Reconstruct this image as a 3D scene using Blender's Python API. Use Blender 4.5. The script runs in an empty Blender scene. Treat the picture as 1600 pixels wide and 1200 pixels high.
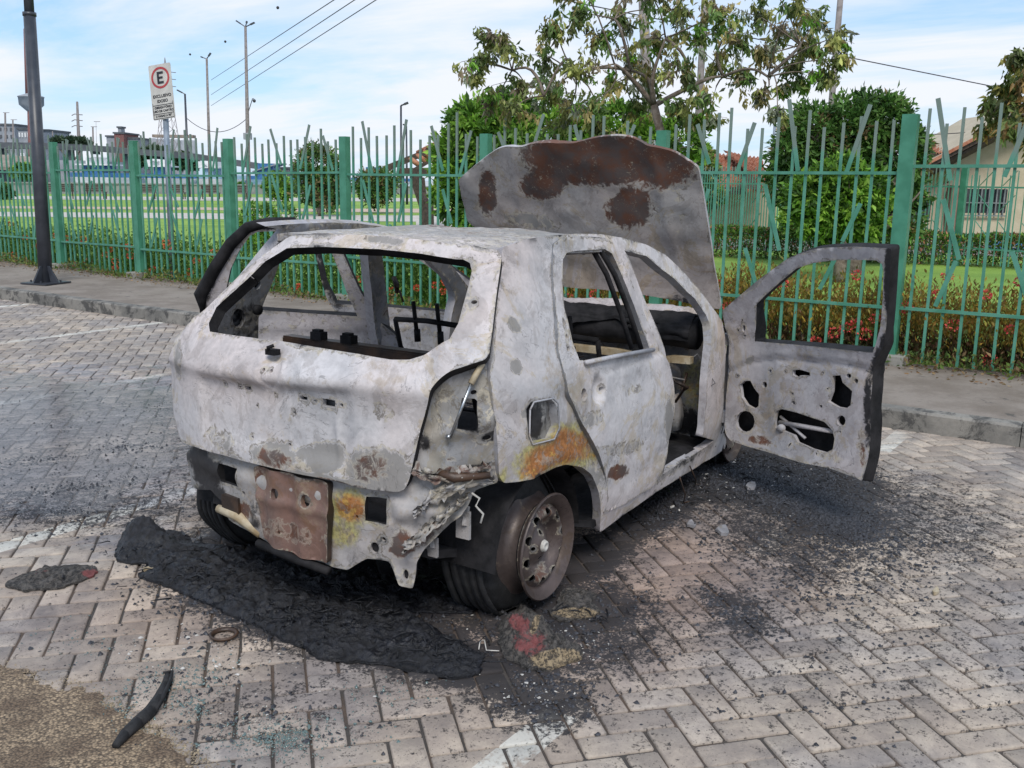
import bpy, math, random
import numpy as np
from mathutils import Vector, Matrix, noise
from mathutils.geometry import delaunay_2d_cdt
random.seed(7); rng = np.random.default_rng(7)
sc = bpy.context.scene
COL = sc.collection
R = math.radians

# ------------------------------------------------------------------ camera
CAM = np.array([-3.0195, -2.4309, 1.577]); YAW, PITCH, ROLL, FOC = 0.5423, 0.2038, 0.0158, 1526.8
_f = np.array([math.cos(YAW)*math.cos(PITCH), math.sin(YAW)*math.cos(PITCH), -math.sin(PITCH)])
_r = np.array([math.sin(YAW), -math.cos(YAW), 0.0]); _u = np.cross(_r, _f)
_c, _s = math.cos(ROLL), math.sin(ROLL)
RT, UP, FW = _c*_r+_s*_u, -_s*_r+_c*_u, _f
cd = bpy.data.cameras.new('camera'); cam = bpy.data.objects.new('camera', cd); COL.objects.link(cam)
cd.sensor_width = 36; cd.sensor_fit = 'HORIZONTAL'; cd.lens = FOC*36/1600; cd.clip_end = 5000; cd.clip_start = .05
m = Matrix(((RT[0], UP[0], -FW[0], CAM[0]), (RT[1], UP[1], -FW[1], CAM[1]), (RT[2], UP[2], -FW[2], CAM[2]), (0, 0, 0, 1)))
cam.matrix_world = m
sc.camera = cam
# ------------------------------------------------------------------ exposure, sky, sun
sc.render.engine = 'CYCLES'
sc.view_settings.view_transform = 'Standard'; sc.view_settings.look = 'None'
sc.view_settings.exposure = 0.5; sc.view_settings.gamma = 1
SUN_EL, SUN_AZ = R(50), R(-145)      # azimuth measured from +x towards +y: behind and right of the camera
w = bpy.data.worlds.new('World'); sc.world = w; w.use_nodes = True
nt = w.node_tree; nt.nodes.clear()
def wn(t, **k):
    n = nt.nodes.new(t)
    for a, b in k.items(): setattr(n, a, b)
    return n
out = wn('ShaderNodeOutputWorld'); bg = wn('ShaderNodeBackground')
sky = wn('ShaderNodeTexSky', sky_type='NISHITA', sun_disc=False)
sky.sun_elevation = SUN_EL; sky.sun_rotation = R(90)-SUN_AZ; sky.air_density = 1.0; sky.dust_density = .6
tc = wn('ShaderNodeTexCoord'); sep = wn('ShaderNodeSeparateXYZ'); nt.links.new(tc.outputs['Generated'], sep.inputs[0])
mz = wn('ShaderNodeMath', operation='MAXIMUM'); nt.links.new(sep.outputs[2], mz.inputs[0]); mz.inputs[1].default_value = .0
ad = wn('ShaderNodeMath', operation='ADD'); nt.links.new(mz.outputs[0], ad.inputs[0]); ad.inputs[1].default_value = .11
dx = wn('ShaderNodeMath', operation='DIVIDE'); dy = wn('ShaderNodeMath', operation='DIVIDE')
nt.links.new(sep.outputs[0], dx.inputs[0]); nt.links.new(ad.outputs[0], dx.inputs[1])
nt.links.new(sep.outputs[1], dy.inputs[0]); nt.links.new(ad.outputs[0], dy.inputs[1])
cb = wn('ShaderNodeCombineXYZ'); nt.links.new(dx.outputs[0], cb.inputs[0]); nt.links.new(dy.outputs[0], cb.inputs[1])
mp = wn('ShaderNodeMapping'); mp.inputs['Rotation'].default_value = (0, 0, R(-20)); mp.inputs['Scale'].default_value = (.55, .3, 1); mp.inputs['Location'].default_value = (1.7, .6, 0)
nt.links.new(cb.outputs[0], mp.inputs[0])
no = wn('ShaderNodeTexNoise'); no.inputs['Scale'].default_value = 1.25; no.inputs['Detail'].default_value = 8; no.inputs['Roughness'].default_value = .6; no.inputs['Distortion'].default_value = .35
nt.links.new(mp.outputs[0], no.inputs['Vector'])
cr = wn('ShaderNodeValToRGB'); cr.color_ramp.elements[0].position = .38; cr.color_ramp.elements[0].color = (.08,)*3+(1,)
cr.color_ramp.elements[1].position = .57; cr.color_ramp.elements[1].color = (1, 1, 1, 1)
nt.links.new(no.outputs['Fac'], cr.inputs[0])
gp_ = wn('ShaderNodeMix', data_type='RGBA'); gp_.inputs[0].default_value = .6; nt.links.new(sky.outputs[0], gp_.inputs[6]); gp_.inputs[7].default_value = (1.7, 3.5, 6.0, 1)
mx = wn('ShaderNodeMix', data_type='RGBA'); nt.links.new(cr.outputs[0], mx.inputs[0]); nt.links.new(gp_.outputs[2], mx.inputs[6]); mx.inputs[7].default_value = (5.35, 5.6, 6.1, 1)
nt.links.new(mx.outputs[2], bg.inputs[0]); bg.inputs[1].default_value = .12; nt.links.new(bg.outputs[0], out.inputs[0])
sl = bpy.data.lights.new('sun', 'SUN'); sl.energy = 2.0; sl.angle = R(24); sl.color = (1, .94, .85)
so = bpy.data.objects.new('sun', sl); COL.objects.link(so)
sd = Vector((math.cos(SUN_EL)*math.cos(SUN_AZ), math.cos(SUN_EL)*math.sin(SUN_AZ), math.sin(SUN_EL)))
so.rotation_euler = sd.to_track_quat('Z', 'Y').to_euler(); so.location = (0, 0, 30)

# ------------------------------------------------------------------ helpers
def proj(P):
    P = np.atleast_2d(np.asarray(P, float)); d = P-CAM; q = d@FW
    return np.stack([800+FOC*(d@RT)/q, 600-FOC*(d@UP)/q], 1)
def ray(x, y): return FW+RT*((x-800)/FOC)+UP*((600-y)/FOC)
def atp(x, y, ax, v):
    d = ray(x, y); return CAM+d*((v-CAM[ax])/d[ax])
def gnd(x, y, z=0.0): return atp(x, y, 2, z)
def deep(x, y, D): return CAM+ray(x, y)*D
def atplane(x, y, A, B):                       # vertical plane through two ground points
    d = ray(x, y); nx, ny = -(B[1]-A[1]), B[0]-A[0]
    t = ((A[0]-CAM[0])*nx+(A[1]-CAM[1])*ny)/(d[0]*nx+d[1]*ny); return CAM+d*t

def tag(o, label=None, cat=None, group=None, kind=None):
    if label: o['label'] = label
    if cat: o['category'] = cat
    if group: o['group'] = group
    if kind: o['kind'] = kind
    return o
def empty(name, loc=(0, 0, 0), rz=0):
    o = bpy.data.objects.new(name, None); COL.objects.link(o); o.location = tuple(loc); o.rotation_euler = (0, 0, rz); o.empty_display_size = .1
    bpy.context.view_layer.update()
    return o
def link(name, me, parent=None, world=True):
    o = bpy.data.objects.new(name, me); COL.objects.link(o)
    if parent is not None:
        if world:                                # mesh data given in world space: re-express in the thing's own space
            r = parent
            while r.parent: r = r.parent
            M = (Matrix.Translation(r.location) @ r.rotation_euler.to_matrix().to_4x4()).inverted()
            me.transform(M)
        o.parent = parent
    return o
def mesh(name, V, F, mat, parent=None, smooth=False, world=True, mi=None, attrs=None):
    me = bpy.data.meshes.new(name)
    V = np.asarray(V, float).reshape(-1, 3)
    if not attrs and (mat[0] if isinstance(mat, (list, tuple)) else mat).name.startswith('burnt_'): attrs = {'stain': np.zeros((len(V), 4))}
    if isinstance(F, np.ndarray):
        n, k = F.shape
        me.vertices.add(len(V)); me.vertices.foreach_set('co', V.ravel())
        me.loops.add(n*k); me.loops.foreach_set('vertex_index', F.ravel().astype(np.int32))
        me.polygons.add(n); me.polygons.foreach_set('loop_start', (np.arange(n)*k).astype(np.int32))
        me.update(calc_edges=True)
    else:
        me.from_pydata([tuple(v) for v in V], [], F); me.update()
    for q in (mat if isinstance(mat, (list, tuple)) else [mat]): me.materials.append(q)
    if mi is not None: me.polygons.foreach_set('material_index', np.asarray(mi, np.int32))
    if smooth: me.polygons.foreach_set('use_smooth', np.ones(len(me.polygons), bool))
    if attrs:
        for k, A in attrs.items():
            a = me.color_attributes.new(k, 'FLOAT_COLOR', 'POINT'); A = np.asarray(A, float)
            if A.shape[1] == 3: A = np.concatenate([A, np.ones((len(A), 1))], 1)
            a.data.foreach_set('color', A.ravel())
    return link(name, me, parent, world)

class MB:
    def __init__(s): s.V = []; s.F = []
    def add(s, V, F):
        b = len(s.V); s.V += [tuple(map(float, v)) for v in V]; s.F += [tuple(b+i for i in f) for f in F]
    def box(s, c, d, M=None, bev=0):
        hx, hy, hz = d[0]/2, d[1]/2, d[2]/2
        V = [Vector((x*hx, y*hy, z*hz)) for z in (-1, 1) for y in (-1, 1) for x in (-1, 1)]
        if M is not None: V = [M @ v for v in V]
        V = [v+Vector(c) for v in V]
        s.add(V, [(0, 2, 3, 1), (4, 5, 7, 6), (0, 1, 5, 4), (2, 6, 7, 3), (0, 4, 6, 2), (1, 3, 7, 5)])
    def rz(s, c, d, a): s.box(c, d, Matrix.Rotation(a, 3, 'Z'))
    def tube(s, P, r, n=8, cap=True):
        P = [Vector(p) for p in P]; r = r if isinstance(r, (list, tuple)) else [r]*len(P); V = []; F = []
        ref = Vector((0, 0, 1))
        for i, p in enumerate(P):
            t = (P[min(i+1, len(P)-1)]-P[max(i-1, 0)]).normalized()
            if abs(t.dot(ref)) > .97: ref = Vector((1, 0.1, 0))
            a = t.cross(ref).normalized(); b = a.cross(t)
            for k in range(n):
                q = 2*math.pi*k/n; V.append(p+(a*math.cos(q)+b*math.sin(q))*r[i])
        for i in range(len(P)-1):
            for k in range(n): F.append((i*n+k, i*n+(k+1) % n, (i+1)*n+(k+1) % n, (i+1)*n+k))
        if cap: F.append(tuple(range(n-1, -1, -1))); F.append(tuple((len(P)-1)*n+k for k in range(n)))
        s.add(V, F)
    def bar(s, a, b, w, t, up=(0, 0, 1)):      # rectangular bar between two points
        a, b = Vector(a), Vector(b); d = (b-a); L = d.length; d.normalize(); u = Vector(up)
        if abs(d.dot(u)) > .97: u = Vector((1, 0, 0))
        x = d.cross(u).normalized(); y = x.cross(d)
        V = [p+x*sx*w/2+y*sy*t/2 for p in (a, b) for sx, sy in ((-1, -1), (1, -1), (1, 1), (-1, 1))]
        s.add(V, [(0, 1, 2, 3), (7, 6, 5, 4), (0, 4, 5, 1), (1, 5, 6, 2), (2, 6, 7, 3), (3, 7, 4, 0)])
    def lathe(s, prof, c, ax='y', n=32, squash=None):
        V = []; F = []; m_ = len(prof)
        for k in range(n):
            q = 2*math.pi*k/n
            for (t, r) in prof:
                p = {'y': (r*math.cos(q), t, r*math.sin(q)), 'z': (r*math.cos(q), r*math.sin(q), t), 'x': (t, r*math.cos(q), r*math.sin(q))}[ax]
                v = [p[0]+c[0], p[1]+c[1], p[2]+c[2]]
                if squash: v = squash(v)
                V.append(v)
        for k in range(n):
            for i in range(m_-1): F.append((k*m_+i, ((k+1) % n)*m_+i, ((k+1) % n)*m_+i+1, k*m_+i+1))
        s.add(V, F)
    def build(s, name, mat, parent=None, smooth=False, world=True):
        o = mesh(name, s.V, s.F, mat, parent, smooth, world)
        if smooth and s.F: o.data.shade_auto(R(38)) if hasattr(o.data, 'shade_auto') else None
        return o
def autosmooth(o, ang=38):
    me = o.data; me.polygons.foreach_set('use_smooth', np.ones(len(me.polygons), bool))
    import bmesh
    bm = bmesh.new(); bm.from_mesh(me)
    for e in bm.edges:
        if len(e.link_faces) == 2 and e.calc_face_angle(0) > R(ang): e.smooth = False
    bm.to_mesh(me); bm.free(); return o

# ------------------------------------------------------------------ surfaces and sheet panels
def inv(S, px, py, g):
    a = np.array(g, float)
    for _ in range(40):
        p0 = proj(S(*a))[0]; e = np.array([px, py])-p0
        if abs(e).max() < .02: break
        h = 1e-4; J = np.stack([(proj(S(a[0]+h, a[1]))[0]-p0)/h, (proj(S(a[0], a[1]+h))[0]-p0)/h], 1)
        try: st = np.linalg.solve(J, e)
        except np.linalg.LinAlgError: break
        L = np.abs(st).max(); a = a+st*min(1, .25/max(L, 1e-9))
    return tuple(a)
def pxs(S, pts, g):
    o = []
    for p in pts:
        if p[0] == 'p': o.append((p[1], p[2]))
        else: o.append(inv(S, p[0], p[1], g))
    return o
def inside(P, poly):
    x, y = P[:, 0], P[:, 1]; r = np.zeros(len(P), bool); n = len(poly)
    for i in range(n):
        x1, y1 = poly[i]; x2, y2 = poly[(i+1) % n]
        c = ((y1 > y) != (y2 > y)); t = (x2-x1)*(y-y1)/((y2-y1) if y2 != y1 else 1e-12)+x1
        r ^= c & (x < t)
    return r
def resamp(poly, res, rnd=True):
    # soften corners once (Chaikin on long edges keeps shape), then resample
    P = [np.array(p, float) for p in poly]
    if rnd:
        Q = []; n = len(P)
        for i in range(n):
            a, b, c = P[i-1], P[i], P[(i+1) % n]
            l1, l2 = np.linalg.norm(b-a), np.linalg.norm(c-b); k = min(rnd if isinstance(rnd, float) else .02, l1*.35, l2*.35)
            p1 = b+(a-b)/max(l1, 1e-9)*k; p2 = b+(c-b)/max(l2, 1e-9)*k
            Q += [p1, .25*p1+.5*b+.25*p2, p2]
        P = Q
    o = []; n = len(P)
    for i in range(n):
        a, b = P[i], P[(i+1) % n]; L = np.linalg.norm(b-a); k = max(1, int(round(L/res)))
        if L < min(res*.15, .0006): continue
        for j in range(k): o.append(a+(b-a)*j/k)
    return np.array(o)
def circ(c, rx, ry=None, n=10, rot=0):
    ry = ry or rx
    return [(c[0]+rx*math.cos(q)*math.cos(rot)-ry*math.sin(q)*math.sin(rot), c[1]+rx*math.cos(q)*math.sin(rot)+ry*math.sin(q)*math.cos(rot)) for q in [2*math.pi*i/n for i in range(n)]]
def tri_region(outer, holes, res, seedk=0):
    segs = []; pts = []
    for L in [outer]+holes:
        b = len(pts); n = len(L); pts += [tuple(p) for p in L]; segs += [(b+i, b+(i+1) % n) for i in range(n)]
    nb = len(pts)
    mn, mx_ = outer.min(0), outer.max(0)
    xs = np.arange(mn[0], mx_[0], res); ys = np.arange(mn[1], mx_[1], res*.87)
    G = np.array([(x+(res/2 if j % 2 else 0), y) for j, y in enumerate(ys) for x in xs])
    if len(G):
        k = inside(G, outer)
        for h in holes: k &= ~inside(G, h)
        G = G[k]
        B = np.array(pts[:nb])
        if len(G):
            keep = np.ones(len(G), bool)
            for i in range(0, len(G), 2000):
                d = ((G[i:i+2000, None, :]-B[None])**2).sum(2).min(1); keep[i:i+2000] = d > (res*.55)**2
            pts += [tuple(p) for p in G[keep]]
    r = delaunay_2d_cdt([Vector(p) for p in pts], segs, [], 0, 1e-7, True)
    V = np.array([tuple(v) for v in r[0]]); F = np.array([tuple(f) for f in r[2] if len(f) == 3])
    orig = r[3]
    C = V[F].mean(1); k = inside(C, outer)
    for h in holes: k &= ~inside(C, h)
    F = F[k]
    # make all triangles ccw in param space
    a, b, c = V[F[:, 0]], V[F[:, 1]], V[F[:, 2]]
    ar = (b[:, 0]-a[:, 0])*(c[:, 1]-a[:, 1])-(b[:, 1]-a[:, 1])*(c[:, 0]-a[:, 0])
    F[ar < 0] = F[ar < 0][:, ::-1]
    return V, F[np.abs(ar) > 1e-10]
def bedges(F):
    E = {}
    for f in F:
        for i in range(3):
            a, b = int(f[i]), int(f[(i+1) % 3]); E[(a, b)] = 1
    return [(a, b) for (a, b) in E if (b, a) not in E]
def normals(S, V):
    h = 1e-3; N = []
    for a, b in V:
        p = np.array(S(a, b)); da = np.array(S(a+h, b))-p; db = np.array(S(a, b+h))-p
        n = np.cross(da, db); N.append(n/max(np.linalg.norm(n), 1e-12))
    return np.array(N)
def fbm(P, s, seed=0, oct=4):
    o = Vector((seed*13.7, seed*7.1, seed*3.3))
    return np.array([noise.fractal(Vector(p)*s+o, .9, 2.1, oct) for p in P])
def blob(PX, blobs):
    """stain masks: ellipses given where they sit; value falls from 1 inside to 0 outside."""
    C = np.zeros((len(PX), 4))
    for (cx, cy, rx, ry, rot, ch, val) in blobs:
        a = R(rot); dx_, dy_ = PX[:, 0]-cx, PX[:, 1]-cy
        u_ = (dx_*math.cos(a)+dy_*math.sin(a))/rx; v_ = (-dx_*math.sin(a)+dy_*math.cos(a))/ry
        d = np.sqrt(u_*u_+v_*v_); v = np.clip(1.5-d, 0, 1)*val
        C[:, 'RGBA'.index(ch)] = np.maximum(C[:, 'RGBA'.index(ch)], v)
    return C
def panel(name, S, outer, holes=(), blind=(), t=.03, sgn=1, mats=None, parent=None, res=.03, relief=None, blobs=(), depth=.012, rnd=.012, base=(0, 0, 0, 0), warp=.002, wseed=1, backt=None):
    """sheet-metal panel. sgn*normal points OUT (towards the face 'front'); back face lies t behind it. holes go through, blind holes only pierce the front skin."""
    outer = resamp(outer, res, rnd); H = [resamp(h, res*.6, False) for h in holes]; Bl = [resamp(h, res*.6, False) for h in blind]
    V, F = tri_region(outer, H+Bl, res)
    P = np.array([S(a, b) for a, b in V]); N = normals(S, V)*sgn
    off = np.zeros(len(V))
    if relief is not None: off += np.array([relief(a, b) for a, b in V])
    if warp: off += fbm(P, 5, wseed)*warp
    Pf = P+N*off[:, None]
    be = bedges(F); verts = [Pf]; faces = []; mi = []
    Ff = F if sgn > 0 else F[:, ::-1]
    faces += [tuple(f) for f in Ff]; mi += [0]*len(F)
    # which boundary edges belong to blind holes
    bset = set()
    if Bl:
        mid = np.array([(V[a]+V[b])/2 for a, b in be])
        for i, mdl in enumerate(mid):
            for h in Bl:
                hc = np.vstack([h, h[:1]]); d = hc[1:]-hc[:-1]; w_ = mdl-hc[:-1]
                tt = np.clip((w_*d).sum(1)/np.maximum((d*d).sum(1), 1e-12), 0, 1)
                if (np.abs(w_-d*tt[:, None]).sum(1)).min() < 1e-4: bset.add(i); break
    # back sheet
    if Bl:
        V2, F2 = tri_region(outer, H, res*1.5)
        P2 = np.array([S(a, b) for a, b in V2]); N2 = normals(S, V2)*sgn
    else: V2, F2, P2, N2 = V, F, P, N
    tt = np.array([backt(a, b) for a, b in V2]) if backt else np.full(len(V2), t)
    lo_ = lambda a, b: min(0.0, relief(a, b)) if relief is not None else 0.0
    tt = tt-np.array([lo_(a, b) for a, b in V2])
    Pb = P2-N2*tt[:, None]+N2*(fbm(P2, 5, wseed)*warp)[:, None]*(1 if warp else 0)
    b0 = len(Pf); verts.append(Pb)
    Fb = F2[:, ::-1] if sgn > 0 else F2
    faces += [tuple(int(i)+b0 for i in f) for f in Fb]; mi += [1]*len(F2)
    # walls
    n0 = b0+len(Pb); extra = []; key = {}
    def wv(i, side):
        k_ = (i, side)
        if k_ not in key:
            key[k_] = n0+len(extra)
            extra.append(Pf[i] if side == 0 else (Pf[i]-N[i]*depth if side == 2 else P[i]-N[i]*((backt(*V[i]) if backt else t)-lo_(*V[i]))+N[i]*(fbm([P[i]], 5, wseed)[0]*warp if warp else 0)))
        return key[k_]
    for i, (a, b) in enumerate(be):
        s2 = 2 if i in bset else 1
        q = (wv(a, 0), wv(b, 0), wv(b, s2), wv(a, s2)); q = q[::-1] if sgn > 0 else q
        faces.append(q); mi.append(2 if i not in bset else 0)
    if extra: verts.append(np.array(extra))
    VV = np.vstack(verts)
    ms = mats if isinstance(mats, (list, tuple)) else [mats]*3
    A = np.zeros((len(VV), 4)); A[:] = base
    bi_ = np.array(sorted({i for e in be for i in e})); Bp = V[bi_]; dd_ = np.empty(len(V))
    for i in range(0, len(V), 1500): dd_[i:i+1500] = np.sqrt(((V[i:i+1500, None]-Bp[None])**2).sum(2).min(1))
    wob = np.array([noise.noise(Vector((a*6, b*6, wseed))) for a, b in V])
    A[:len(V), 3] = np.maximum(A[:len(V), 3], (.44+.25*wob)*np.exp(-(dd_/.022)**2)); A[:len(V), 1] = np.maximum(A[:len(V), 1], (.26+.5*wob)*np.exp(-(dd_/.014)**2))
    if blobs: A = np.maximum(A, blob(proj(VV), blobs))
    o = mesh(name, VV, faces, ms, parent, smooth=True, mi=mi, attrs={'stain': A})
    return o
def leafcloud(name, P, D, size, colr, mat, parent=None, width=.42, fold=.25, world=True):
    P = np.asarray(P, float); n = len(P); D = D/np.maximum(np.linalg.norm(D, axis=1, keepdims=True), 1e-9)
    q = rng.normal(size=(n, 3)); X = np.cross(D, q); X /= np.maximum(np.linalg.norm(X, axis=1, keepdims=True), 1e-9); Z = np.cross(D, X)
    s = np.asarray(size).reshape(-1, 1)*np.ones((n, 1))
    v0 = P; v1 = P+D*s*.45+X*s*width/2+Z*s*fold*.25; v2 = P+D*s-Z*s*fold*.3; v3 = P+D*s*.45-X*s*width/2+Z*s*fold*.25
    V = np.stack([v0, v1, v2, v3], 1).reshape(-1, 3)
    b = np.arange(n)*4; F = np.concatenate([np.stack([b, b+1, b+2], 1), np.stack([b, b+2, b+3], 1)])
    A = np.repeat(np.asarray(colr, float), 4, axis=0)
    return mesh(name, V, F, mat, parent, attrs={'tint': A}, world=world)
def pick(n, cols, var=.25):
    c = np.array(cols)[rng.integers(0, len(cols), n)]
    return c*(1+rng.normal(0, var, (n, 1))).clip(.4, 1.8)
def copy_tree(o, parent=None, name=None):
    c = o.copy(); COL.objects.link(c)
    if parent is not None: c.parent = parent
    for ch in o.children: copy_tree(ch, c)
    return c
# ------------------------------------------------------------------ materials
class NT:
    def __init__(s, name):
        s.m = bpy.data.materials.new(name); s.m.use_nodes = True; s.t = s.m.node_tree; s.t.nodes.clear()
        s.out = s.n('ShaderNodeOutputMaterial'); s.b = s.n('ShaderNodeBsdfPrincipled'); s.l(s.b.outputs[0], s.out.inputs[0])
        s.obj = s.n('ShaderNodeTexCoord').outputs['Object']
    def n(s, t, **k):
        q = s.t.nodes.new(t)
        for a, b in k.items(): setattr(q, a, b)
        return q
    def l(s, a, b): s.t.links.new(a, b)
    def set(s, sock, v):
        if isinstance(v, bpy.types.NodeSocket): s.l(v, sock)
        elif isinstance(v, (tuple, list)): sock.default_value = tuple(v)+((1,) if len(v) == 3 and len(sock.default_value) == 4 else ())
        else: sock.default_value = v
    def noise(s, sc, det=4, ro=.55, dist=0, vec=None, w=None, col=False):
        q = s.n('ShaderNodeTexNoise'); s.l(vec or s.obj, q.inputs['Vector'])
        for a, b in (('Scale', sc), ('Detail', det), ('Roughness', ro), ('Distortion', dist)): q.inputs[a].default_value = b
        if w is not None:
            mp_ = s.n('ShaderNodeMapping'); s.l(vec or s.obj, mp_.inputs[0]); mp_.inputs['Location'].default_value = (w, w*.7, w*1.3); s.l(mp_.outputs[0], q.inputs['Vector'])
        return q.outputs[1 if col else 0]
    def voro(s, sc, feat='F1', vec=None, out=0):
        q = s.n('ShaderNodeTexVoronoi', feature=feat); s.l(vec or s.obj, q.inputs['Vector']); q.inputs['Scale'].default_value = sc; return q.outputs[out]
    def math(s, op, a, b=0, c=None):
        q = s.n('ShaderNodeMath', operation=op); s.set(q.inputs[0], a); s.set(q.inputs[1], b)
        if c is not None: s.set(q.inputs[2], c)
        return q.outputs[0]
    def mix(s, f, a, b):
        q = s.n('ShaderNodeMix', data_type='RGBA'); s.set(q.inputs[0], f); s.set(q.inputs[6], a); s.set(q.inputs[7], b); return q.outputs[2]
    def mul(s, a, b, f=1.0):
        q = s.n('ShaderNodeMix', data_type='RGBA', blend_type='MULTIPLY'); s.set(q.inputs[0], f); s.set(q.inputs[6], a); s.set(q.inputs[7], b); return q.outputs[2]
    def ss(s, v, lo, hi):
        q = s.n('ShaderNodeMapRange', interpolation_type='SMOOTHSTEP'); s.set(q.inputs[0], v); q.inputs[1].default_value = lo; q.inputs[2].default_value = hi; return q.outputs[0]
    def attr(s, n_):
        q = s.n('ShaderNodeAttribute', attribute_name=n_); return q
    def bump(s, h, dist=.01, st=.6, nrm=None):
        q = s.n('ShaderNodeBump'); s.l(h, q.inputs['Height']); q.inputs['Distance'].default_value = dist; q.inputs['Strength'].default_value = st
        if nrm: s.l(nrm, q.inputs['Normal'])
        return q.outputs[0]
    def fin(s, col, rough=.7, metal=0, nrm=None, spec=None):
        s.set(s.b.inputs['Base Color'], col); s.set(s.b.inputs['Roughness'], rough); s.set(s.b.inputs['Metallic'], metal)
        if nrm is not None: s.l(nrm, s.b.inputs['Normal'])
        if spec is not None: s.set(s.b.inputs['Specular IOR Level'], spec)
        return s.m

def burnt(name, pale, grey, dark, palebias=.5, rough=.75, metal=.0, soot=0.0):
    """fire-stripped sheet metal: ash-pale oxide, duller grey, flaked rims, rust and soot where 'stain' says so"""
    t = NT(name)
    big = t.noise(2.6, 5, .6, .6); mid = t.noise(9, 6, .65, 1.0, w=3.1); fine = t.noise(60, 4, .6, w=7.7)
    at = t.attr('stain'); sp = t.n('ShaderNodeSeparateColor'); t.l(at.outputs['Color'], sp.inputs[0])
    v = t.math('ADD', t.math('MULTIPLY', big, .75), t.math('MULTIPLY', mid, .55))
    c = t.mix(t.ss(v, .55+.3*(palebias-.5), .95+.3*(palebias-.5)), pale, grey)
    # pinkish and bluish oxide drift
    c = t.mul(c, t.mix(t.ss(t.noise(1.7, 3, w=11), .35, .65), (1.01, .96, .955), (.93, .96, .995)))
    pt = t.math('MULTIPLY', t.ss(t.noise(5.5, 7, .72, .9, w=37.), .53, .56), .55)
    c = t.mix(pt, c, t.mul(c, (.72, .70, .68)))
    pt2 = t.math('MULTIPLY', t.ss(t.noise(3.3, 7, .75, 1.2, w=57.), .55, .58), .8)
    c = t.mix(pt2, c, t.mul(c, (.90, .83, .68)))
    ht = t.ss(t.noise(1.3, 5, .6, .8, w=67.), .52, .66)
    c = t.mix(t.math('MULTIPLY', ht, .75), c, t.mul(c, (.60, .62, .64)))
    tn = t.math('MULTIPLY', t.ss(t.noise(2.1, 6, .7, 1.5, w=77.), .56, .64), t.ss(t.noise(24, 5, .75, w=6.), .42, .6))
    c = t.mix(t.math('MULTIPLY', tn, .5), c, (.30, .235, .165))
    # worn-through dark speckle in clusters
    clus = t.ss(t.noise(5, 4, .6, w=17.), .52, .72)
    spk = t.ss(t.noise(140, 3, .7, w=5.), .56, .66)
    c = t.mix(t.math('MULTIPLY', t.math('MULTIPLY', clus, spk), .8), c, dark)
    # contour-like flake rims
    rim = t.noise(4.2, 5, .6, 1.6, w=23.)
    d = t.math('ABSOLUTE', t.math('SUBTRACT', t.math('FRACT', t.math('MULTIPLY', rim, 9)), .5))
    ringm = t.math('MULTIPLY', t.ss(d, .07, .0), t.ss(t.noise(7, 3, w=31.), .47, .62))
    c = t.mix(t.math('MULTIPLY', ringm, .6), c, t.mix(.5, dark, grey))
    # grainy micro variation
    c = t.mul(c, t.mix(fine, (.78,)*3, (1.16,)*3))
    def mask(ch, amp=.55, w_=0., lo=.38, hi=.62):
        n1 = t.noise(22, 6, .7, .6, w=41.+w_)
        return t.ss(t.math('ADD', ch, t.math('MULTIPLY', t.math('SUBTRACT', n1, .5), amp*1.6)), lo, hi)
    mB = mask(sp.outputs[2], .7, 5, .28, .66)
    hotv = t.ss(t.math('ADD', sp.outputs[2], t.math('MULTIPLY', t.math('SUBTRACT', t.noise(7, 6, .7, w=51.), .5), 1.1)), .55, .95)
    org = t.mix(hotv, (.36, .33, .15), (.30, .125, .040))
    org = t.mix(t.math('MULTIPLY', t.ss(t.noise(16, 6, .75, .8, w=15.), .50, .56), .7), org, (.24, .20, .17))
    org = t.mix(t.math('MULTIPLY', t.ss(t.noise(10, 6, .75, .8, w=95.), .56, .62), .8), org, (.45, .27, .07))
    org = t.mul(org, t.mix(t.ss(t.noise(70, 3, w=3.), .4, .6), (.75,)*3, (1.1,)*3))
    c = t.mix(mB, c, org)
    alp = at.outputs['Alpha']
    va_ = t.math('ADD', alp, t.math('MULTIPLY', t.math('SUBTRACT', t.noise(18, 6, .72, .5, w=91.), .5), 1.0)); mA = t.ss(va_, .42, .56)
    c = t.mix(t.math('MULTIPLY', mA, .85), c, t.mix(mid, (.16, .155, .15), (.27, .26, .245)))
    rimA = t.math('MULTIPLY', t.ss(va_, .34, .40), t.math('SUBTRACT', 1.0, t.ss(va_, .43, .47)))
    c = t.mix(t.math('MULTIPLY', rimA, .75), c, t.mix(t.ss(t.noise(30, 3, w=19.), .4, .6), (.11, .095, .075), (.42, .38, .30)))
    mR = mask(sp.outputs[0], .8)
    br = t.mix(t.ss(t.noise(9, 5, .65, w=61.), .38, .62), (.135, .062, .040), (.10, .078, .072))
    flk = t.math('MULTIPLY', t.ss(t.noise(55, 4, .7, 1.2, w=71.), .60, .64), t.ss(t.noise(6, 2, w=9), .45, .6))
    br = t.mix(t.math('MULTIPLY', flk, .8), br, (.42, .37, .28))
    c = t.mix(mR, c, br)
    # pale flake halo round the rust
    hal = t.math('MULTIPLY', mask(sp.outputs[0], .8, 0, .36, .44), t.math('SUBTRACT', 1.0, mR))
    c = t.mix(t.math('MULTIPLY', hal, .38), c, (.50, .46, .38))
    mG = mask(sp.outputs[1], .8, 9, .35, .65)
    c = t.mix(mG, c, t.mix(fine, (.008, .008, .010), (.04, .039, .042)))
    if soot: c = t.mix(t.math('MULTIPLY', t.ss(t.noise(3.5, 6, .7, w=81.), .62-soot*.4, .72-soot*.2), min(1, soot+.2)), c, (.018, .018, .02))
    h = t.math('ADD', t.math('MULTIPLY', mid, .6), t.math('MULTIPLY', fine, .25))
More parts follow.
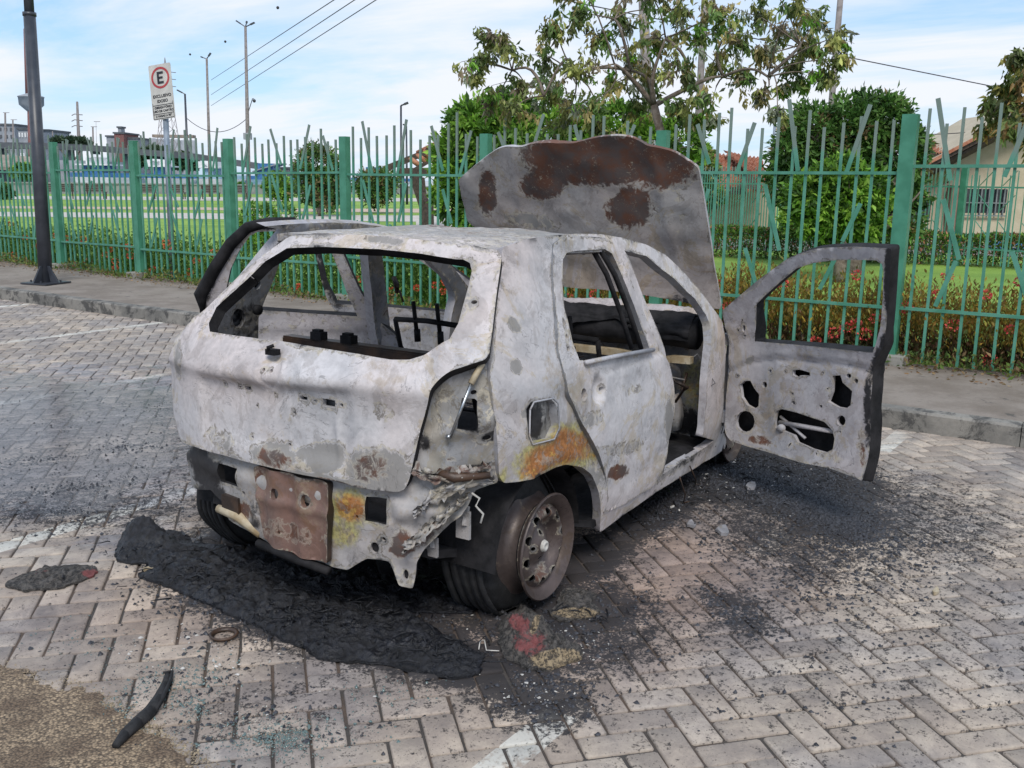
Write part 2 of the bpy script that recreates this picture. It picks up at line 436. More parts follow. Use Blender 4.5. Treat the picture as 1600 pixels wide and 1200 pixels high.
    h = t.math('SUBTRACT', h, t.math('MULTIPLY', mR, .35)); h = t.math('ADD', h, t.math('MULTIPLY', ringm, -.3))
    n1 = t.bump(h, .005, .6)
    ro = t.mix(mR, (rough,)*3, (.55,)*3)
    return t.fin(c, ro, metal, n1, .35)
PINKM = burnt('burnt_pink_rust_metal', (.215, .135, .11), (.15, .12, .11), (.06, .045, .04), .5, .5, .2)
ASH = burnt('burnt_ash_metal', (.56, .53, .525), (.27, .265, .27), (.09, .085, .085), .62)
ASHG = burnt('burnt_grey_metal', (.44, .43, .445), (.25, .245, .26), (.05, .05, .055), .5, .55)
HOODM = burnt('burnt_hood_metal', (.40, .37, .35), (.25, .228, .215), (.08, .075, .075), .55, .65)
INN = burnt('burnt_inner_metal', (.27, .275, .29), (.14, .142, .152), (.03, .03, .032), .45, .55, soot=.18)
REARM = burnt('burnt_rear_metal', (.36, .35, .345), (.19, .185, .175), (.05, .05, .048), .5, .6, soot=.1)
RIMM = burnt('burnt_rim_metal', (.10, .078, .072), (.045, .036, .034), (.015, .012, .012), .45, .42, .25)

def simple(name, c1, c2, sc=20, rough=.7, metal=0, bump=.3, dist=.003, detail=5, thr=(.35, .65), spec=None):
    t = NT(name); n_ = t.noise(sc, detail, .6); c = t.mix(t.ss(n_, *thr), c1, c2)
    return t.fin(c, rough, metal, t.bump(t.noise(sc*3, 4), dist, bump), spec)
CHAR = None
def mk_char():
    t = NT('melted_char'); a = t.noise(30, 6, .7, .8); b = t.voro(45, 'F1')
    c = t.mix(t.ss(a, .35, .7), (.003, .003, .0045), (.016, .017, .023))
    h = t.math('ADD', t.math('MULTIPLY', a, 1.0), t.math('MULTIPLY', b, .5))
    h = t.math('ADD', h, t.math('MULTIPLY', t.noise(160, 4), .25))
    r = t.ss(t.noise(12, 4, w=4.), .35, .65)
    return t.fin(c, t.mix(r, (.28,)*3, (.75,)*3), 0, t.bump(h, .012, 1.0), .5)
CHAR = mk_char()
SOOT = simple('soot_black_metal', (.008, .008, .009), (.022, .021, .023), 12, .75, 0, .6, .006, spec=.2)
DARKB = simple('scorched_brown_metal', (.022, .015, .012), (.065, .036, .022), 9, .5, 0, .6, .006)
RUBBER = simple('burnt_rubber', (.007, .007, .008), (.018, .018, .020), 30, .8, 0, .6, .004)
STEEL = simple('bright_steel', (.32, .34, .36), (.5, .52, .54), 30, .3, .9, .1)
ASHY = simple('pale_ash', (.55, .53, .50), (.32, .31, .29), 40, .9)
TAN = simple('scorched_tan_metal', (.28, .21, .12), (.42, .36, .26), 15, .6)
GREEN = simple('fence_green_paint', (.04, .18, .11), (.062, .24, .155), 6, .45, 0, .15)
def mk_picket():
    t = NT('picket_green_paint'); n_ = t.noise(5, 4); c = t.mix(t.ss(n_, .35, .65), (.05, .20, .13), (.085, .265, .19))
    geo = t.n('ShaderNodeNewGeometry'); sx = t.n('ShaderNodeSeparateXYZ'); t.l(geo.outputs['Position'], sx.inputs[0])
    k = t.ss(t.math('ADD', sx.outputs[2], t.math('MULTIPLY', t.noise(9, 3, w=4.), .3)), 1.92, 2.08)
    c = t.mix(t.math('MULTIPLY', k, .65), c, (.20, .20, .19)); return t.fin(c, .5, 0, t.bump(n_, .003, .2))
GREEN2 = mk_picket()
DKPOLE = simple('dark_grey_pole_paint', (.028, .032, .042), (.045, .05, .062), 5, .4, 0, .1)
GALV = simple('galvanised_pole', (.17, .21, .26), (.27, .31, .36), 5, .45, .3, .1)
CONCP = simple('weathered_pole_concrete', (.15, .13, .125), (.24, .215, .205), 6, .85)
WIRE = simple('dark_cable', (.03, .03, .035), (.05, .05, .055), 5, .6)
TIMB = simple('dark_timber', (.03, .02, .016), (.07, .045, .035), 12, .7)
def mk_tint(name, rough=.55, tr=.35):
    t = NT(name); a = t.attr('tint').outputs['Color']
    t.fin(a, rough, 0, None, .4)
    tl = t.n('ShaderNodeBsdfTranslucent'); t.l(a, tl.inputs[0]); mxs = t.n('ShaderNodeMixShader'); mxs.inputs[0].default_value = tr
    t.l(t.b.outputs[0], mxs.inputs[1]); t.l(tl.outputs[0], mxs.inputs[2]); t.l(mxs.outputs[0], t.out.inputs[0]); return t.m
LEAF = mk_tint('leaf'); FLOW = mk_tint('flower_petal', .6, .15)
BARK = simple('bark', (.10, .075, .055), (.20, .165, .135), 14, .9, 0, .8, .01)
def mk_paver():
    t = NT('concrete_paver')
    a = t.attr('m'); sp = t.n('ShaderNodeSeparateColor'); t.l(a.outputs['Color'], sp.inputs[0]); rnd_ = a.outputs['Alpha']
    fine = t.noise(120, 5, .7); mid = t.noise(14, 5, .6, .4, w=2.); big = t.noise(1.6, 3, .5, w=8.)
    c = t.mix(rnd_, (.30, .262, .235), (.45, .40, .355))
    c = t.mul(c, t.mix(t.ss(big, .35, .65), (.80, .82, .86), (1.08, 1.04, .97)))
    c = t.mul(c, t.mix(t.ss(mid, .35, .7), (.80, .79, .80), (1.08, 1.07, 1.05)))
    c = t.mul(c, t.mix(fine, (.72,)*3, (1.2,)*3))
    sm_ = t.ss(t.noise(5, 6, .7, .7, w=44.), .52, .66); c = t.mix(t.math('MULTIPLY', sm_, .5), c, t.mul(c, (.52, .54, .60)))
    pk = t.ss(t.voro(95, 'F1', vec=None), .22, .10); pk2 = t.ss(t.noise(9, 4, .6, w=71.), .45, .58); c = t.mix(t.math('MULTIPLY', t.math('MULTIPLY', pk, pk2), .85), c, (.045, .042, .042))
    # worn painted bay lines
    sx = t.n('ShaderNodeSeparateXYZ'); t.l(t.obj, sx.inputs[0])
    yy = t.math('ADD', sx.outputs[1], t.math('MULTIPLY', sx.outputs[0], .055)); ln = None
    for y0 in (-1.215, 1.46, 4.13, 6.62, 9.2, -3.9):
        d = t.math('ABSOLUTE', t.math('SUBTRACT', yy, y0)); k = t.math('LESS_THAN', d, .055)
        if y0 == -1.215:
            xm = sx.outputs[0]; pres = t.math('MAXIMUM', t.math('MAXIMUM', t.math('LESS_THAN', xm, -.62), t.math('GREATER_THAN', xm, 3.1)), t.math('MULTIPLY', t.ss(t.math('ABSOLUTE', t.math('SUBTRACT', xm, .95)), .48, .36), .6)); k = t.math('MULTIPLY', k, pres)
        ln = k if ln is None else t.math('MAXIMUM', ln, k)
    wear = t.math('MULTIPLY', t.ss(t.math('ADD', t.math('MULTIPLY', t.noise(40, 5, .7, w=5.), .6), t.math('MULTIPLY', t.noise(4, 3, w=9.), .5)), .40, .55), t.ss(t.noise(1.3, 2, w=31.), .40, .54))
    c = t.mix(t.math('MULTIPLY', t.math('MULTIPLY', ln, wear), .8), c, (.56, .55, .50))
    # brownish dirt tint
    c = t.mul(c, t.mix(sp.outputs[2], (1, 1, 1), (.84, .72, .69)))
    # soot: fine black grit thresholded by density
    g1 = t.noise(75, 5, .75, w=13.); g2 = t.noise(19, 4, .7, w=14.)
    g = t.math('ADD', t.math('MULTIPLY', g1, .65), t.math('MULTIPLY', g2, .35))
    so_ = t.math('ADD', sp.outputs[0], .0)
    k = t.ss(t.math('ADD', g, t.math('MULTIPLY', so_, .42)), .555, .64)
    c = t.mix(t.math('MULTIPLY', k, .93), c, (.016, .015, .018))
    c = t.mul(c, t.mix(t.ss(so_, .3, 1.1), (1, 1, 1), (.42, .40, .41)))
    wet = t.ss(t.math('ADD', sp.outputs[1], t.math('MULTIPLY', t.math('SUBTRACT', t.noise(2.2, 6, .7, w=21.), .5), 2.0)), .45, .75)
    c = t.mul(c, t.mix(wet, (1, 1, 1), (.84, .86, .95)))
    ro = t.math('ADD', t.math('MULTIPLY', wet, -.45), .86)
    ro = t.math('ADD', ro, t.math('MULTIPLY', t.math('MULTIPLY', k, wet), .3))
    h = t.math('MULTIPLY', t.math('ADD', t.math('MULTIPLY', fine, .7), t.math('MULTIPLY', k, .5)), t.math('ADD', t.math('MULTIPLY', wet, -.93), 1.0))
    t.set(t.b.inputs['Coat Weight'], t.math('MULTIPLY', wet, .0)); t.b.inputs['Coat Roughness'].default_value = .05; t.b.inputs['Coat IOR'].default_value = 1.55
    return t.fin(c, ro, 0, t.bump(h, .004, .8), .5)
PAVER = mk_paver()
def mk_puddle():
    t = NT('shallow_water_film'); a = t.attr('m'); sp = t.n('ShaderNodeSeparateColor'); t.l(a.outputs['Color'], sp.inputs[0])
    n1 = t.noise(1.9, 5, .65, w=21.); n2 = t.noise(16, 5, .7, w=5.)
    v = t.math('ADD', sp.outputs[1], t.math('ADD', t.math('MULTIPLY', t.math('SUBTRACT', n1, .5), 2.2), t.math('MULTIPLY', t.math('SUBTRACT', n2, .5), 1.1)))
    k = t.ss(v, .70, 1.0)
    fr = t.n('ShaderNodeFresnel'); fr.inputs[0].default_value = 1.36
    gl = t.n('ShaderNodeBsdfGlossy'); gl.inputs['Roughness'].default_value = .2; tp = t.n('ShaderNodeBsdfTransparent'); ms = t.n('ShaderNodeMixShader')
    nb_ = t.bump(t.noise(7, 3, w=2.), .004, .25); t.l(nb_, gl.inputs['Normal'])
    t.l(t.math('MULTIPLY', fr.outputs[0], k), ms.inputs[0]); t.l(tp.outputs[0], ms.inputs[1]); t.l(gl.outputs[0], ms.inputs[2]); t.l(ms.outputs[0], t.out.inputs[0]); return t.m
PUDDLE = mk_puddle()
def mk_joint():
    t = NT('joint_dirt'); n_ = t.noise(60, 5, .7)
    c = t.mix(t.ss(t.noise(3, 3), .4, .6), (.10, .072, .056), (.06, .054, .05)); c = t.mul(c, t.mix(n_, (.5,)*3, (1.4,)*3))
    return t.fin(c, .9, 0, t.bump(n_, .006, 1.0))
JOINT = mk_joint()
def mk_aggr():
    t = NT('exposed_aggregate'); v = t.voro(125, 'F1', out=1); e = t.voro(125, 'F1')
    n2 = t.noise(7, 4, .6)
    c = t.mix(.55, v, (.5, .5, .5)); bw = t.n('ShaderNodeRGBToBW'); t.l(c, bw.inputs[0])
    c = t.mix(t.ss(bw.outputs[0], .3, .7), (.10, .072, .048), (.35, .26, .17)); c = t.mix(t.ss(n2, .45, .65), c, (.13, .09, .058))
    c = t.mul(c, t.mix(t.ss(e, .3, .75), (1.15,)*3, (.5,)*3))
    return t.fin(c, .85, 0, t.bump(t.math('SUBTRACT', 1.0, e), .005, .8))
AGGR = mk_aggr()
def mk_conc(name, a, b, dk=(.05, .048, .045), thr=.58):
    t = NT(name); n1 = t.noise(2.2, 6, .65); n2 = t.noise(40, 5, .7); c = t.mix(t.ss(n1, .35, .65), a, b)
    c = t.mix(t.math('MULTIPLY', t.ss(t.noise(6, 6, .75, .5, w=3.), thr, thr+.12), .8), c, dk); c = t.mul(c, t.mix(n2, (.75,)*3, (1.2,)*3))
    return t.fin(c, .88, 0, t.bump(n2, .004, .7))
WALK = mk_conc('sidewalk_concrete', (.17, .14, .115), (.245, .21, .18))
KERB = mk_conc('kerb_concrete', (.13, .125, .115), (.25, .235, .21), (.035, .034, .034), .47)
FOOT = mk_conc('footing_concrete', (.2, .19, .17), (.3, .29, .26))
def mk_lawn():
    t = NT('lawn_grass'); n1 = t.noise(.5, 4, .6); n2 = t.noise(30, 4, .7)
    c = t.mix(t.ss(n1, .35, .65), (.15, .27, .035), (.23, .37, .055)); c = t.mul(c, t.mix(n2, (.6,)*3, (1.35,)*3))
    return t.fin(c, .9, 0, t.bump(n2, .03, .8))
LAWN = mk_lawn()
PATHM = mk_conc('path_concrete', (.42, .39, .35), (.52, .48, .43), (.3, .28, .25), .66)
SOIL = mk_conc('soil', (.10, .07, .045), (.16, .12, .075), (.06, .05, .03), .6)
def mk_water():
    t = NT('sea_water'); n1 = t.noise(.6, 4, .6); return t.fin((.10, .16, .19), .18, 0, t.bump(n1, .15, .5))
WATER = mk_water()
def mk_tile():
    t = NT('clay_roof_tile'); sx = t.n('ShaderNodeTexCoord').outputs['Object']
    n1 = t.noise(2.5, 5, .7); c = t.mix(t.ss(n1, .35, .65), (.30, .10, .055), (.46, .22, .14)); c = t.mul(c, t.mix(t.noise(12, 3), (.7,)*3, (1.2,)*3))
    return t.fin(c, .85, 0, t.bump(t.noise(25, 3), .02, .5))
TILE = mk_tile()
PLAST = mk_conc('cream_plaster', (.40, .345, .25), (.46, .40, .30), (.28, .24, .18), .7)
PLAST2 = mk_conc('dull_cream_plaster', (.33, .28, .20), (.40, .35, .26), (.2, .17, .13), .68)
WHITE = simple('white_paint', (.62, .63, .64), (.74, .74, .74), 3, .5)
BLUE = simple('blue_paint', (.03, .11, .28), (.05, .18, .38), 3, .5)
LBLUE = simple('pale_blue_paint', (.20, .34, .45), (.30, .44, .54), 2, .5)
BRICKD = simple('dull_red_paint', (.16, .07, .065), (.22, .10, .09), 3, .8)
GREYB = simple('grey_far_concrete', (.24, .26, .29), (.33, .35, .38), .5, .9)
GREYD = simple('dark_far_concrete', (.07, .08, .09), (.11, .12, .13), .5, .9)
ROOFB = simple('brown_shed_roof', (.20, .16, .13), (.30, .25, .20), 1, .9)
GLASSD = simple('dark_window_glass', (.02, .025, .03), (.05, .055, .06), 3, .15)
SIGNW = simple('sign_white', (.42, .41, .38), (.52, .51, .47), 6, .5)
REDP = simple('sign_red', (.32, .035, .04), (.40, .05, .05), 6, .5)
BLKP = simple('sign_black', (.015, .015, .02), (.025, .025, .03), 6, .5)
# ------------------------------------------------------------------ the burnt car
def sp_(v, k=.04): return k*math.log1p(math.exp(min(v/k, 40))) if v/k < 40 else v      # soft max(0, v)
def W(x, z):
    w_ = .79-.018*0-.27*sp_(z-.83, .03)
    w_ -= .22*sp_(.34-z, .03)
    if x < 0: w_ -= .45*x*x
    if x > 1.5: w_ -= .10*(x-1.5)**2
    return w_
def SR(x, z): return (x, -W(x, z), z)
def SL(x, z): return (x, W(x, z), z)
def XR(y, z):
    return -.57+.36*abs(y)**3+.74*sp_(z-.93, .03)+.06*sp_(.62-z, .04)-.012*math.exp(-((z-.9)/.06)**2)
def TR_(y, z): return (XR(y, z), y, z)
def XU(y, z): return -.525+.36*abs(y)**3+.9*sp_(abs(y)-.68, .02)+.10*sp_(z-.75, .05)
def TU(y, z): return (XU(y, z), y, z)
car = empty('burnt_hatchback_car', (.95, 0, 0))
tag(car, 'burnt out hatchback stripped to ash grey and rust with open doors and raised hood', 'car')
M3 = [ASH, INN, INN]
def off(S, d, sgn):                                # offset surface
    def Q(a, b):
        p = np.array(S(a, b)); h = 1e-3; n_ = np.cross(np.array(S(a+h, b))-p, np.array(S(a, b+h))-p); n_ /= np.linalg.norm(n_); return tuple(p+n_*sgn*d)
    return Q
# ---- right body side
g = (.3, .8)
cut_px = [(860, 379), (858, 419), (862.6, 487), (867, 552), (883, 616), (901.5, 661.5), (929, 712), (943, 748), (947, 781), (940.5, 806)]
cut = pxs(SR, cut_px, g)
archx = pxs(SR, [(787, 755), (810, 753), (851, 739), (866, 731), (883, 725.6), (906, 729), (925, 745), (935, 768), (938, 800), (936, 832)], g)
rear_e = pxs(SR, [(785, 386), (777, 470), (769, 552), (764, 588), (776, 671), (780, 744)], (-.3, .9))
sill_e = pxs(SR, [(1020.6, 771.5), (1100, 722), (1134, 699)], (1, .2))
apil = pxs(SR, [(1135, 691), (1127, 661), (1133, 579), (1128.5, 501), (1100, 462), (1070, 426), (1040, 398), (1010, 382), (975, 372), (940, 366), (900, 365), (860, 368), (820, 374)], (1.5, 1.))
body_out = rear_e+archx+sill_e+apil
roof_rail = pxs(SR, [(956, 388), (925, 385), (885, 388)], (.5, 1.3))
rd_open = [c for c in cut[1:9]]
rd_hole = [(c[0]+.015, c[1]) for c in rd_open]+[(cut[9][0]+.03, .245), (.98, .245), (1.0, .60), (.92, .85), (.72, 1.30), (.25, 1.315)]
fi = pxs(SR, [(975, 392), (1010, 400), (1055, 437), (1085, 466), (1103, 492), (1108, 505), (1104, 600), (1101, 668), (1098, 683)], (1.5, 1.))
fd_hole = fi+[(1.86, .245), (1.12, .245), (1.12, .60), (1.04, .86), (.84, 1.28)]
fuel = pxs(SR, [(826, 640), (832, 628), (862, 622), (870, 630), (872, 668), (864, 686), (830, 694), (825, 680)], (0, .7))
side_blobs = [(862, 712, 62, 26, -8, 'B', 1), (905, 700, 34, 30, 40, 'B', .9), (835, 735, 28, 20, -20, 'B', .95), (885, 688, 30, 30, 30, 'B', .9), (846, 716, 30, 14, 0, 'R', .38),
              (804, 507, 14, 8, 55, 'A', 1), (806, 573, 9, 13, -15, 'A', 1), (930, 745, 14, 30, -20, 'A', .6), (932, 800, 6, 30, 0, 'A', .8), (775, 470, 6, 60, 0, 'A', .35),
              (817, 651, 5, 5, 0, 'A', 1), (845, 690, 25, 5, -10, 'B', .8), (1040, 740, 60, 10, -32, 'A', .5), (1080, 715, 40, 8, -33, 'G', .55), (785, 742, 6, 14, 0, 'B', .8)]
def side_relief(x, z):
    r = -.010*math.exp(-((z-.80-.02*x)/.035)**2)*(1 if x < .4 else 0)
    r += .006*math.exp(-((x+.02)/.08)**2)*math.exp(-((z-1.05)/.2)**2)
    d = math.hypot(x-.02, (z-.24)*.92)            # rolled wheel-arch lip
    if z < .62: r += .012*math.exp(-((d-.335)/.02)**2)
    return r
bsr = panel('body_side', SR, body_out, [rd_hole, fd_hole, fuel], [], t=.038, sgn=1, mats=[ASH, INN, ASHG], parent=car, res=.026, relief=side_relief, blobs=side_blobs, warp=.004, wseed=2, rnd=.015)
lrear = [(.17, 1.352), (.10, 1.28), (.02, 1.20), (-.07, 1.10), (-.17, 1.0), (-.22, .93), (-.25, .77), (-.28, .62)]
bsl = panel('body_side', SL, lrear+body_out[len(rear_e):], [rd_hole, fd_hole], [circ((-.04, .98), .035, .05, 10, .6), circ((-.08, .84), .04, .04, 8), circ((.04, 1.12), .02, .02, 8)], t=.055, sgn=1, mats=[INN, ASHG, ASHG], parent=car, res=.034, warp=.004, wseed=5, base=(0, .08, 0, .25), depth=.02, blobs=[(632, 460, 14, 110, 0, 'G', .62), (590, 450, 16, 90, -15, 'R', .35), (385, 500, 40, 40, 0, 'G', .5)])
# (left side: 'front' skin is the one facing the cabin)
# B posts already part of the side; seat-belt guide, dark inner lining strips
fuc = np.mean(np.array(fuel), 0); fbig = [tuple(fuc+(np.array(q)-fuc)*1.12) for q in fuel]
fr_ = panel('fuel_filler_recess', off(SR, .032, -1), fbig, [], [circ((fuc[0]-.045, fuc[1]+.01), .020, .055, 10)], t=.008, sgn=1, mats=[ASHG, SOOT, SOOT], parent=car, res=.014, depth=.03,
            relief=lambda a, b: .012*math.exp(-((a-fuc[0]-.03)/.03)**2-((b-fuc[1])/.05)**2)+.006*noise.noise(Vector((a*30, b*30, 1))), base=(.1, .42, 0, .6), blobs=[(866, 645, 8, 20, 0, 'R', .5), (835, 660, 12, 30, 0, 'G', 1)], warp=.002)
b = MB(); b.tube([np.array(SR(*p))+np.array([0, -.006, 0]) for p in fuel+fuel[:1]], .0035, 6); b.build('filler_rim', ASHG, fr_, True)
# ---- right rear door (shut)
SD = off(SR, .010, 1)
rdo = [(q[0]+.010, q[1]) for q in pxs(SR, cut_px[1:9], g)]+pxs(SD, [(944, 804), (985, 783), (1020.6, 760), (1039, 731), (1045, 694), (1051, 643), (1051, 600), (1046, 570), (1033, 548), (1011, 498), (993, 455), (970, 400), (958, 378), (945, 371.5), (910, 369), (879, 371), (866, 380)], (.8, .8))
rdw = pxs(SD, [(880, 405), (886, 395), (900, 392), (945, 389.5), (957, 396), (968, 420), (990, 474), (1016, 545), (975, 553), (915, 563), (905, 563), (895, 533), (883, 480), (879, 440)], (.5, 1.1))
hc = inv(SD, 936, 611, (.5, .75)); hl = inv(SD, 912, 617, (.4, .75)); hr_ = inv(SD, 945, 609, (.5, .75))
def rd_relief(a, b):
    d = math.hypot((a-hc[0])/.058, (b-hc[1])/.055); r = -.030*math.exp(-d**4)
    r += .008*math.exp(-((d-1.12)/.16)**2)
    r += -.008*math.exp(-((b-.845)/.012)**2)*(1 if a > .32 else 0)
    r += .010*math.exp(-((b-.60)/.12)**2)-.008*math.exp(-((b-.36-.03*math.sin(a*6))/.05)**2)
    return r
rd = panel('rear_door', SD, rdo, [rdw], [circ(hl, .023, .026, 9), circ(hr_, .011, .013, 7), circ(inv(SD, 885, 527, (.3, 1)), .009, .012), circ(inv(SD, 888, 545, (.3, .95)), .012, .012, 4, .7), circ(inv(SD, 881, 505, (.3, .95)), .006, .016, 8)], t=.045, sgn=1, mats=[ASH, INN, INN], parent=car, res=.016, relief=rd_relief, rnd=.014, warp=.005, wseed=3, depth=.03,
           blobs=[(965, 738, 17, 11, -22, 'R', 1), (925, 655, 20, 16, -30, 'A', .52), (990, 608, 22, 13, -10, 'A', .40), (1046, 655, 7, 40, 0, 'A', .75), (975, 700, 45, 14, -10, 'A', .48), (1000, 520, 16, 6, 0, 'A', .4)])
for i, (pa, pb) in enumerate([((911, 566), (1017, 546))]):
    b = MB(); b.tube([np.array(SD(*inv(SD, *q, (.6, .9))))+np.array([0, -.012, 0]) for q in (pa, (965, 555), pb)], .010, 6); b.build('window_sill_strip', ASHG, rd, True)
b = MB()
for k in range(2):
    P_ = [np.array(SD(*inv(SD, *q, (.6, 1.)))) for q in ((944-k*5, 394), (965-k*6, 430), (988-k*7, 490), (1006-k*8, 546))]
    b.tube([p_+np.array([0, .012+k*.02, 0]) for p_ in P_], .011, 6)
b.build('window_channel', SOOT, rd, True)
# ---- right front door (open), inner side towards the camera
XH, YH, PH = 1.96, .765, R(66)
def door(xh, yh, ph, side, inset):
    def S(s, z):
        x = xh-s; yl = W(max(x, .0), z)-inset-yh+.0; c_, s_ = math.cos(ph), math.sin(ph)
        X = xh-s*c_+yl*s_; Y = -s*s_-yl*c_
        return (X, side*(yh-Y) if side > 0 else -(yh-Y), z) if False else (X, -side*(Y-yh), z)
    return S
DR = door(XH, YH, PH, -1, .05)
c5 = lambda x, y: (1080+x/2.858, 360+y/2.857)
fo = pxs(DR, [c5(*q) for q in [(135, 360), (290, 228), (430, 125), (490, 100), (540, 85), (600, 77), (720, 72), (896, 80), (890, 150), (884, 250), (872, 420), (858, 520), (826, 575), (806, 620), (804, 700), (796, 800), (800, 860), (790, 1000), (760, 1120), (740, 1108), (620, 1063), (480, 1035), (350, 993), (250, 965), (170, 938), (148, 905), (146, 860), (152, 750), (166, 600), (170, 500), (150, 420)]], (.4, .7))
fw_ = pxs(DR, [c5(*q) for q in [(292, 330), (330, 290), (400, 228), (470, 170), (540, 147), (620, 135), (700, 131), (825, 134), (852, 150), (858, 180), (855, 300), (845, 430), (812, 545), (700, 533), (600, 522), (440, 508), (283, 495)]], (.4, 1.))
dh = lambda L: pxs(DR, [c5(*q) for q in L], (.4, .6))
blind = [dh([(215, 690), (235, 672), (262, 672), (278, 705), (300, 735), (297, 785), (278, 798), (245, 780), (222, 745)]), dh(circ((238, 853), 42, 47, 12)),
         dh([(368, 850), (375, 808), (400, 798), (470, 815), (590, 855), (628, 895), (636, 930), (628, 978), (600, 992), (540, 975), (470, 945), (455, 915), (370, 880)]),
         dh([(628, 650), (662, 647), (672, 680), (715, 718), (708, 780), (690, 796), (650, 790), (608, 765), (625, 720)]), dh(circ((665, 850), 20, 24, 10)), dh(circ((699, 650), 12, 11, 8)), dh(circ((732, 673), 10, 12, 8)),
         dh([(450, 625), (480, 622), (525, 635), (525, 650), (480, 648), (478, 655), (465, 655), (450, 645)]), dh(circ((325, 690), 11, 15, 8)), dh(circ((452, 770), 9, 9, 4, .7)), dh(circ((575, 786), 8, 9, 4, .7)), dh(circ((349, 628), 6, 9, 4, .7)),
         dh(circ((237, 437), 7, 15, 8)), dh(circ((212, 445), 5, 6, 6)), dh(circ((240, 470), 6, 6, 6)), dh(circ((228, 400), 4, 5, 6)), dh([(425, 965), (440, 948), (444, 952), (430, 970)]), dh(circ((556, 998), 4, 8, 6)), dh(circ((585, 637), 5, 4, 6)), dh(circ((415, 630), 4, 4, 6)), dh(circ((205, 650), 4, 4, 6)), dh(circ((660, 900), 5, 5, 6)), dh(circ((605, 708), 5, 4, 6)), dh(circ((220, 885), 4, 4, 6)), dh(circ((448, 730), 6, 6, 4, .7))]
arcz = [inv(DR, *c5(*q), (.4, .8)) for q in [(180, 625), (260, 585), (400, 572), (560, 585), (700, 600), (775, 620)]]
def fd_relief(a, b):
    za = np.interp(a, [q[0] for q in arcz], [q[1] for q in arcz]); r = -.014*math.exp(-((b-za)/.010)**2)+(-.006 if b < za else 0)
    r += .005*math.exp(-((b-.845)/.02)**2)
    return r
fd = panel('front_door', DR, fo, [fw_], blind, t=.085, sgn=1, mats=[ASHG, SOOT, SOOT], parent=car, res=.020, relief=fd_relief, rnd=.014, warp=.003, wseed=4, depth=.02,
           backt=lambda a, b: .085-.025*min(1, max(0, (b-.85)/.1)), base=(0, 0, 0, .12),
           blobs=[(1188, 688, 26, 9, 12, 'R', .62), (1346, 700, 7, 45, -4, 'R', .56), (1390, 440, 9, 70, 0, 'G', 1.0), (1376, 560, 12, 40, 15, 'G', .9), (1395, 400, 8, 6, 0, 'G', .4), (1176, 440, 30, 10, -40, 'A', .7), (1172, 563, 8, 5, -40, 'A', 1), (1356, 640, 8, 70, 0, 'G', .75), (1300, 715, 40, 8, 15, 'A', .4), (1220, 405, 60, 6, -30, 'A', .6)])
# window winder rod inside the big opening, door check strap and hinges
b = MB(); q1, q2 = [np.array(DR(*inv(DR, *c5(*q), (.4, .4)))) for q in ((385, 880), (630, 905))]
b.tube([q1+np.array([.035, 0, .02]), q2+np.array([.035, 0, .0])], .012, 8); b.tube([q1+np.array([.04, 0, .05]), (q1+q2)/2+np.array([.04, 0, -.05])], .008, 6)
b.build('window_regulator', ASHG, fd, True)
b = MB(); q1 = np.array(DR(*inv(DR, *c5(400, 885), (.4, .4)))); b.lathe([(0, 0), (0, .022), (.02, .02), (.03, .0)], q1+np.array([.0, 0, 0]), 'x', 12); b.build('regulator_boss', ASHG, fd, True)
for zz in (.78, .36):
    b = MB(); h0 = np.array([XH-.015, -YH-.0, zz]); b.box(h0+np.array([.012, -.005, 0]), (.05, .05, .06)); b.tube([h0+np.array([.02, -.02, -.045]), h0+np.array([.02, -.02, .045])], .010, 8); b.build('door_hinge', ASHG, fd)
b = MB(); q = np.array(DR(*inv(DR, *c5(775, 765), (.8, .5)))); b.box(q+np.array([.02, -.012, 0]), (.02, .03, .04)); b.build('door_latch', SOOT, fd)
# ---- left doors, opened wide on the far side
rd_loc = [(1.03-a, b_) for a, b_ in rdo]; rdw_loc = [(1.03-a, b_) for a, b_ in rdw]
LDR0 = door(1.03, .77, R(57), 1, .05)
LDR = lambda a, b_: LDR0(a*(1-.42*max(0, b_-1.0)), b_)
rd_loc = [(0.845, 1.245)]+rd_loc[1:-2]+[(.70, 1.365), (.79, 1.33)]
tip = min(rd_loc, key=lambda q: -q[0])
rd2 = panel('rear_door', LDR, rd_loc, [rdw_loc], [circ((.86, .93), .018), circ((.83, .89), .010), circ((.87, .87), .012, .008), circ((.25, .6), .06, .08), circ((.6, .5), .12, .07)], t=.06, sgn=-1, mats=[ASHG, SOOT, SOOT], parent=car, res=.03, warp=.003, wseed=6,
            relief=lambda a, b_: -.012*math.exp(-((b_-.76)/.012)**2)+.006*math.exp(-((b_-.82)/.02)**2), backt=lambda a, b_: .06-.02*min(1, max(0, (b_-.85)/.1)), base=(0, .12, 0, .3),
            blobs=[(400, 352, 90, 9, -4, 'G', .9), (332, 420, 12, 70, 18, 'G', .9)])
b = MB(); ed = [(.50, 1.372), (.66, 1.362), (.77, 1.335), (.845, 1.25), (.895, 1.12), (.94, .98), (.93, .84), (.86, .70)]
b.tube([np.array(LDR(*q))+np.array([-.012, .022, 0]) for q in ed], [.018, .024, .028, .032, .034, .034, .03, .02], 8); b.build('door_edge', SOOT, rd2, True)
fo_s = [(max(a, -.01)*1.0, b_) for a, b_ in fo]
LDF = door(1.96, .765, R(57), 1, .05)
fd2 = panel('front_door', LDF, fo_s, [fw_], blind[:6], t=.07, sgn=-1, mats=[ASHG, SOOT, SOOT], parent=car, res=.03, warp=.003, wseed=8, relief=fd_relief, backt=lambda a, b_: .07-.03*min(1, max(0, (b_-.85)/.1)), base=(0, .14, 0, .3), blobs=[(510, 430, 16, 80, -22, 'G', .7)])
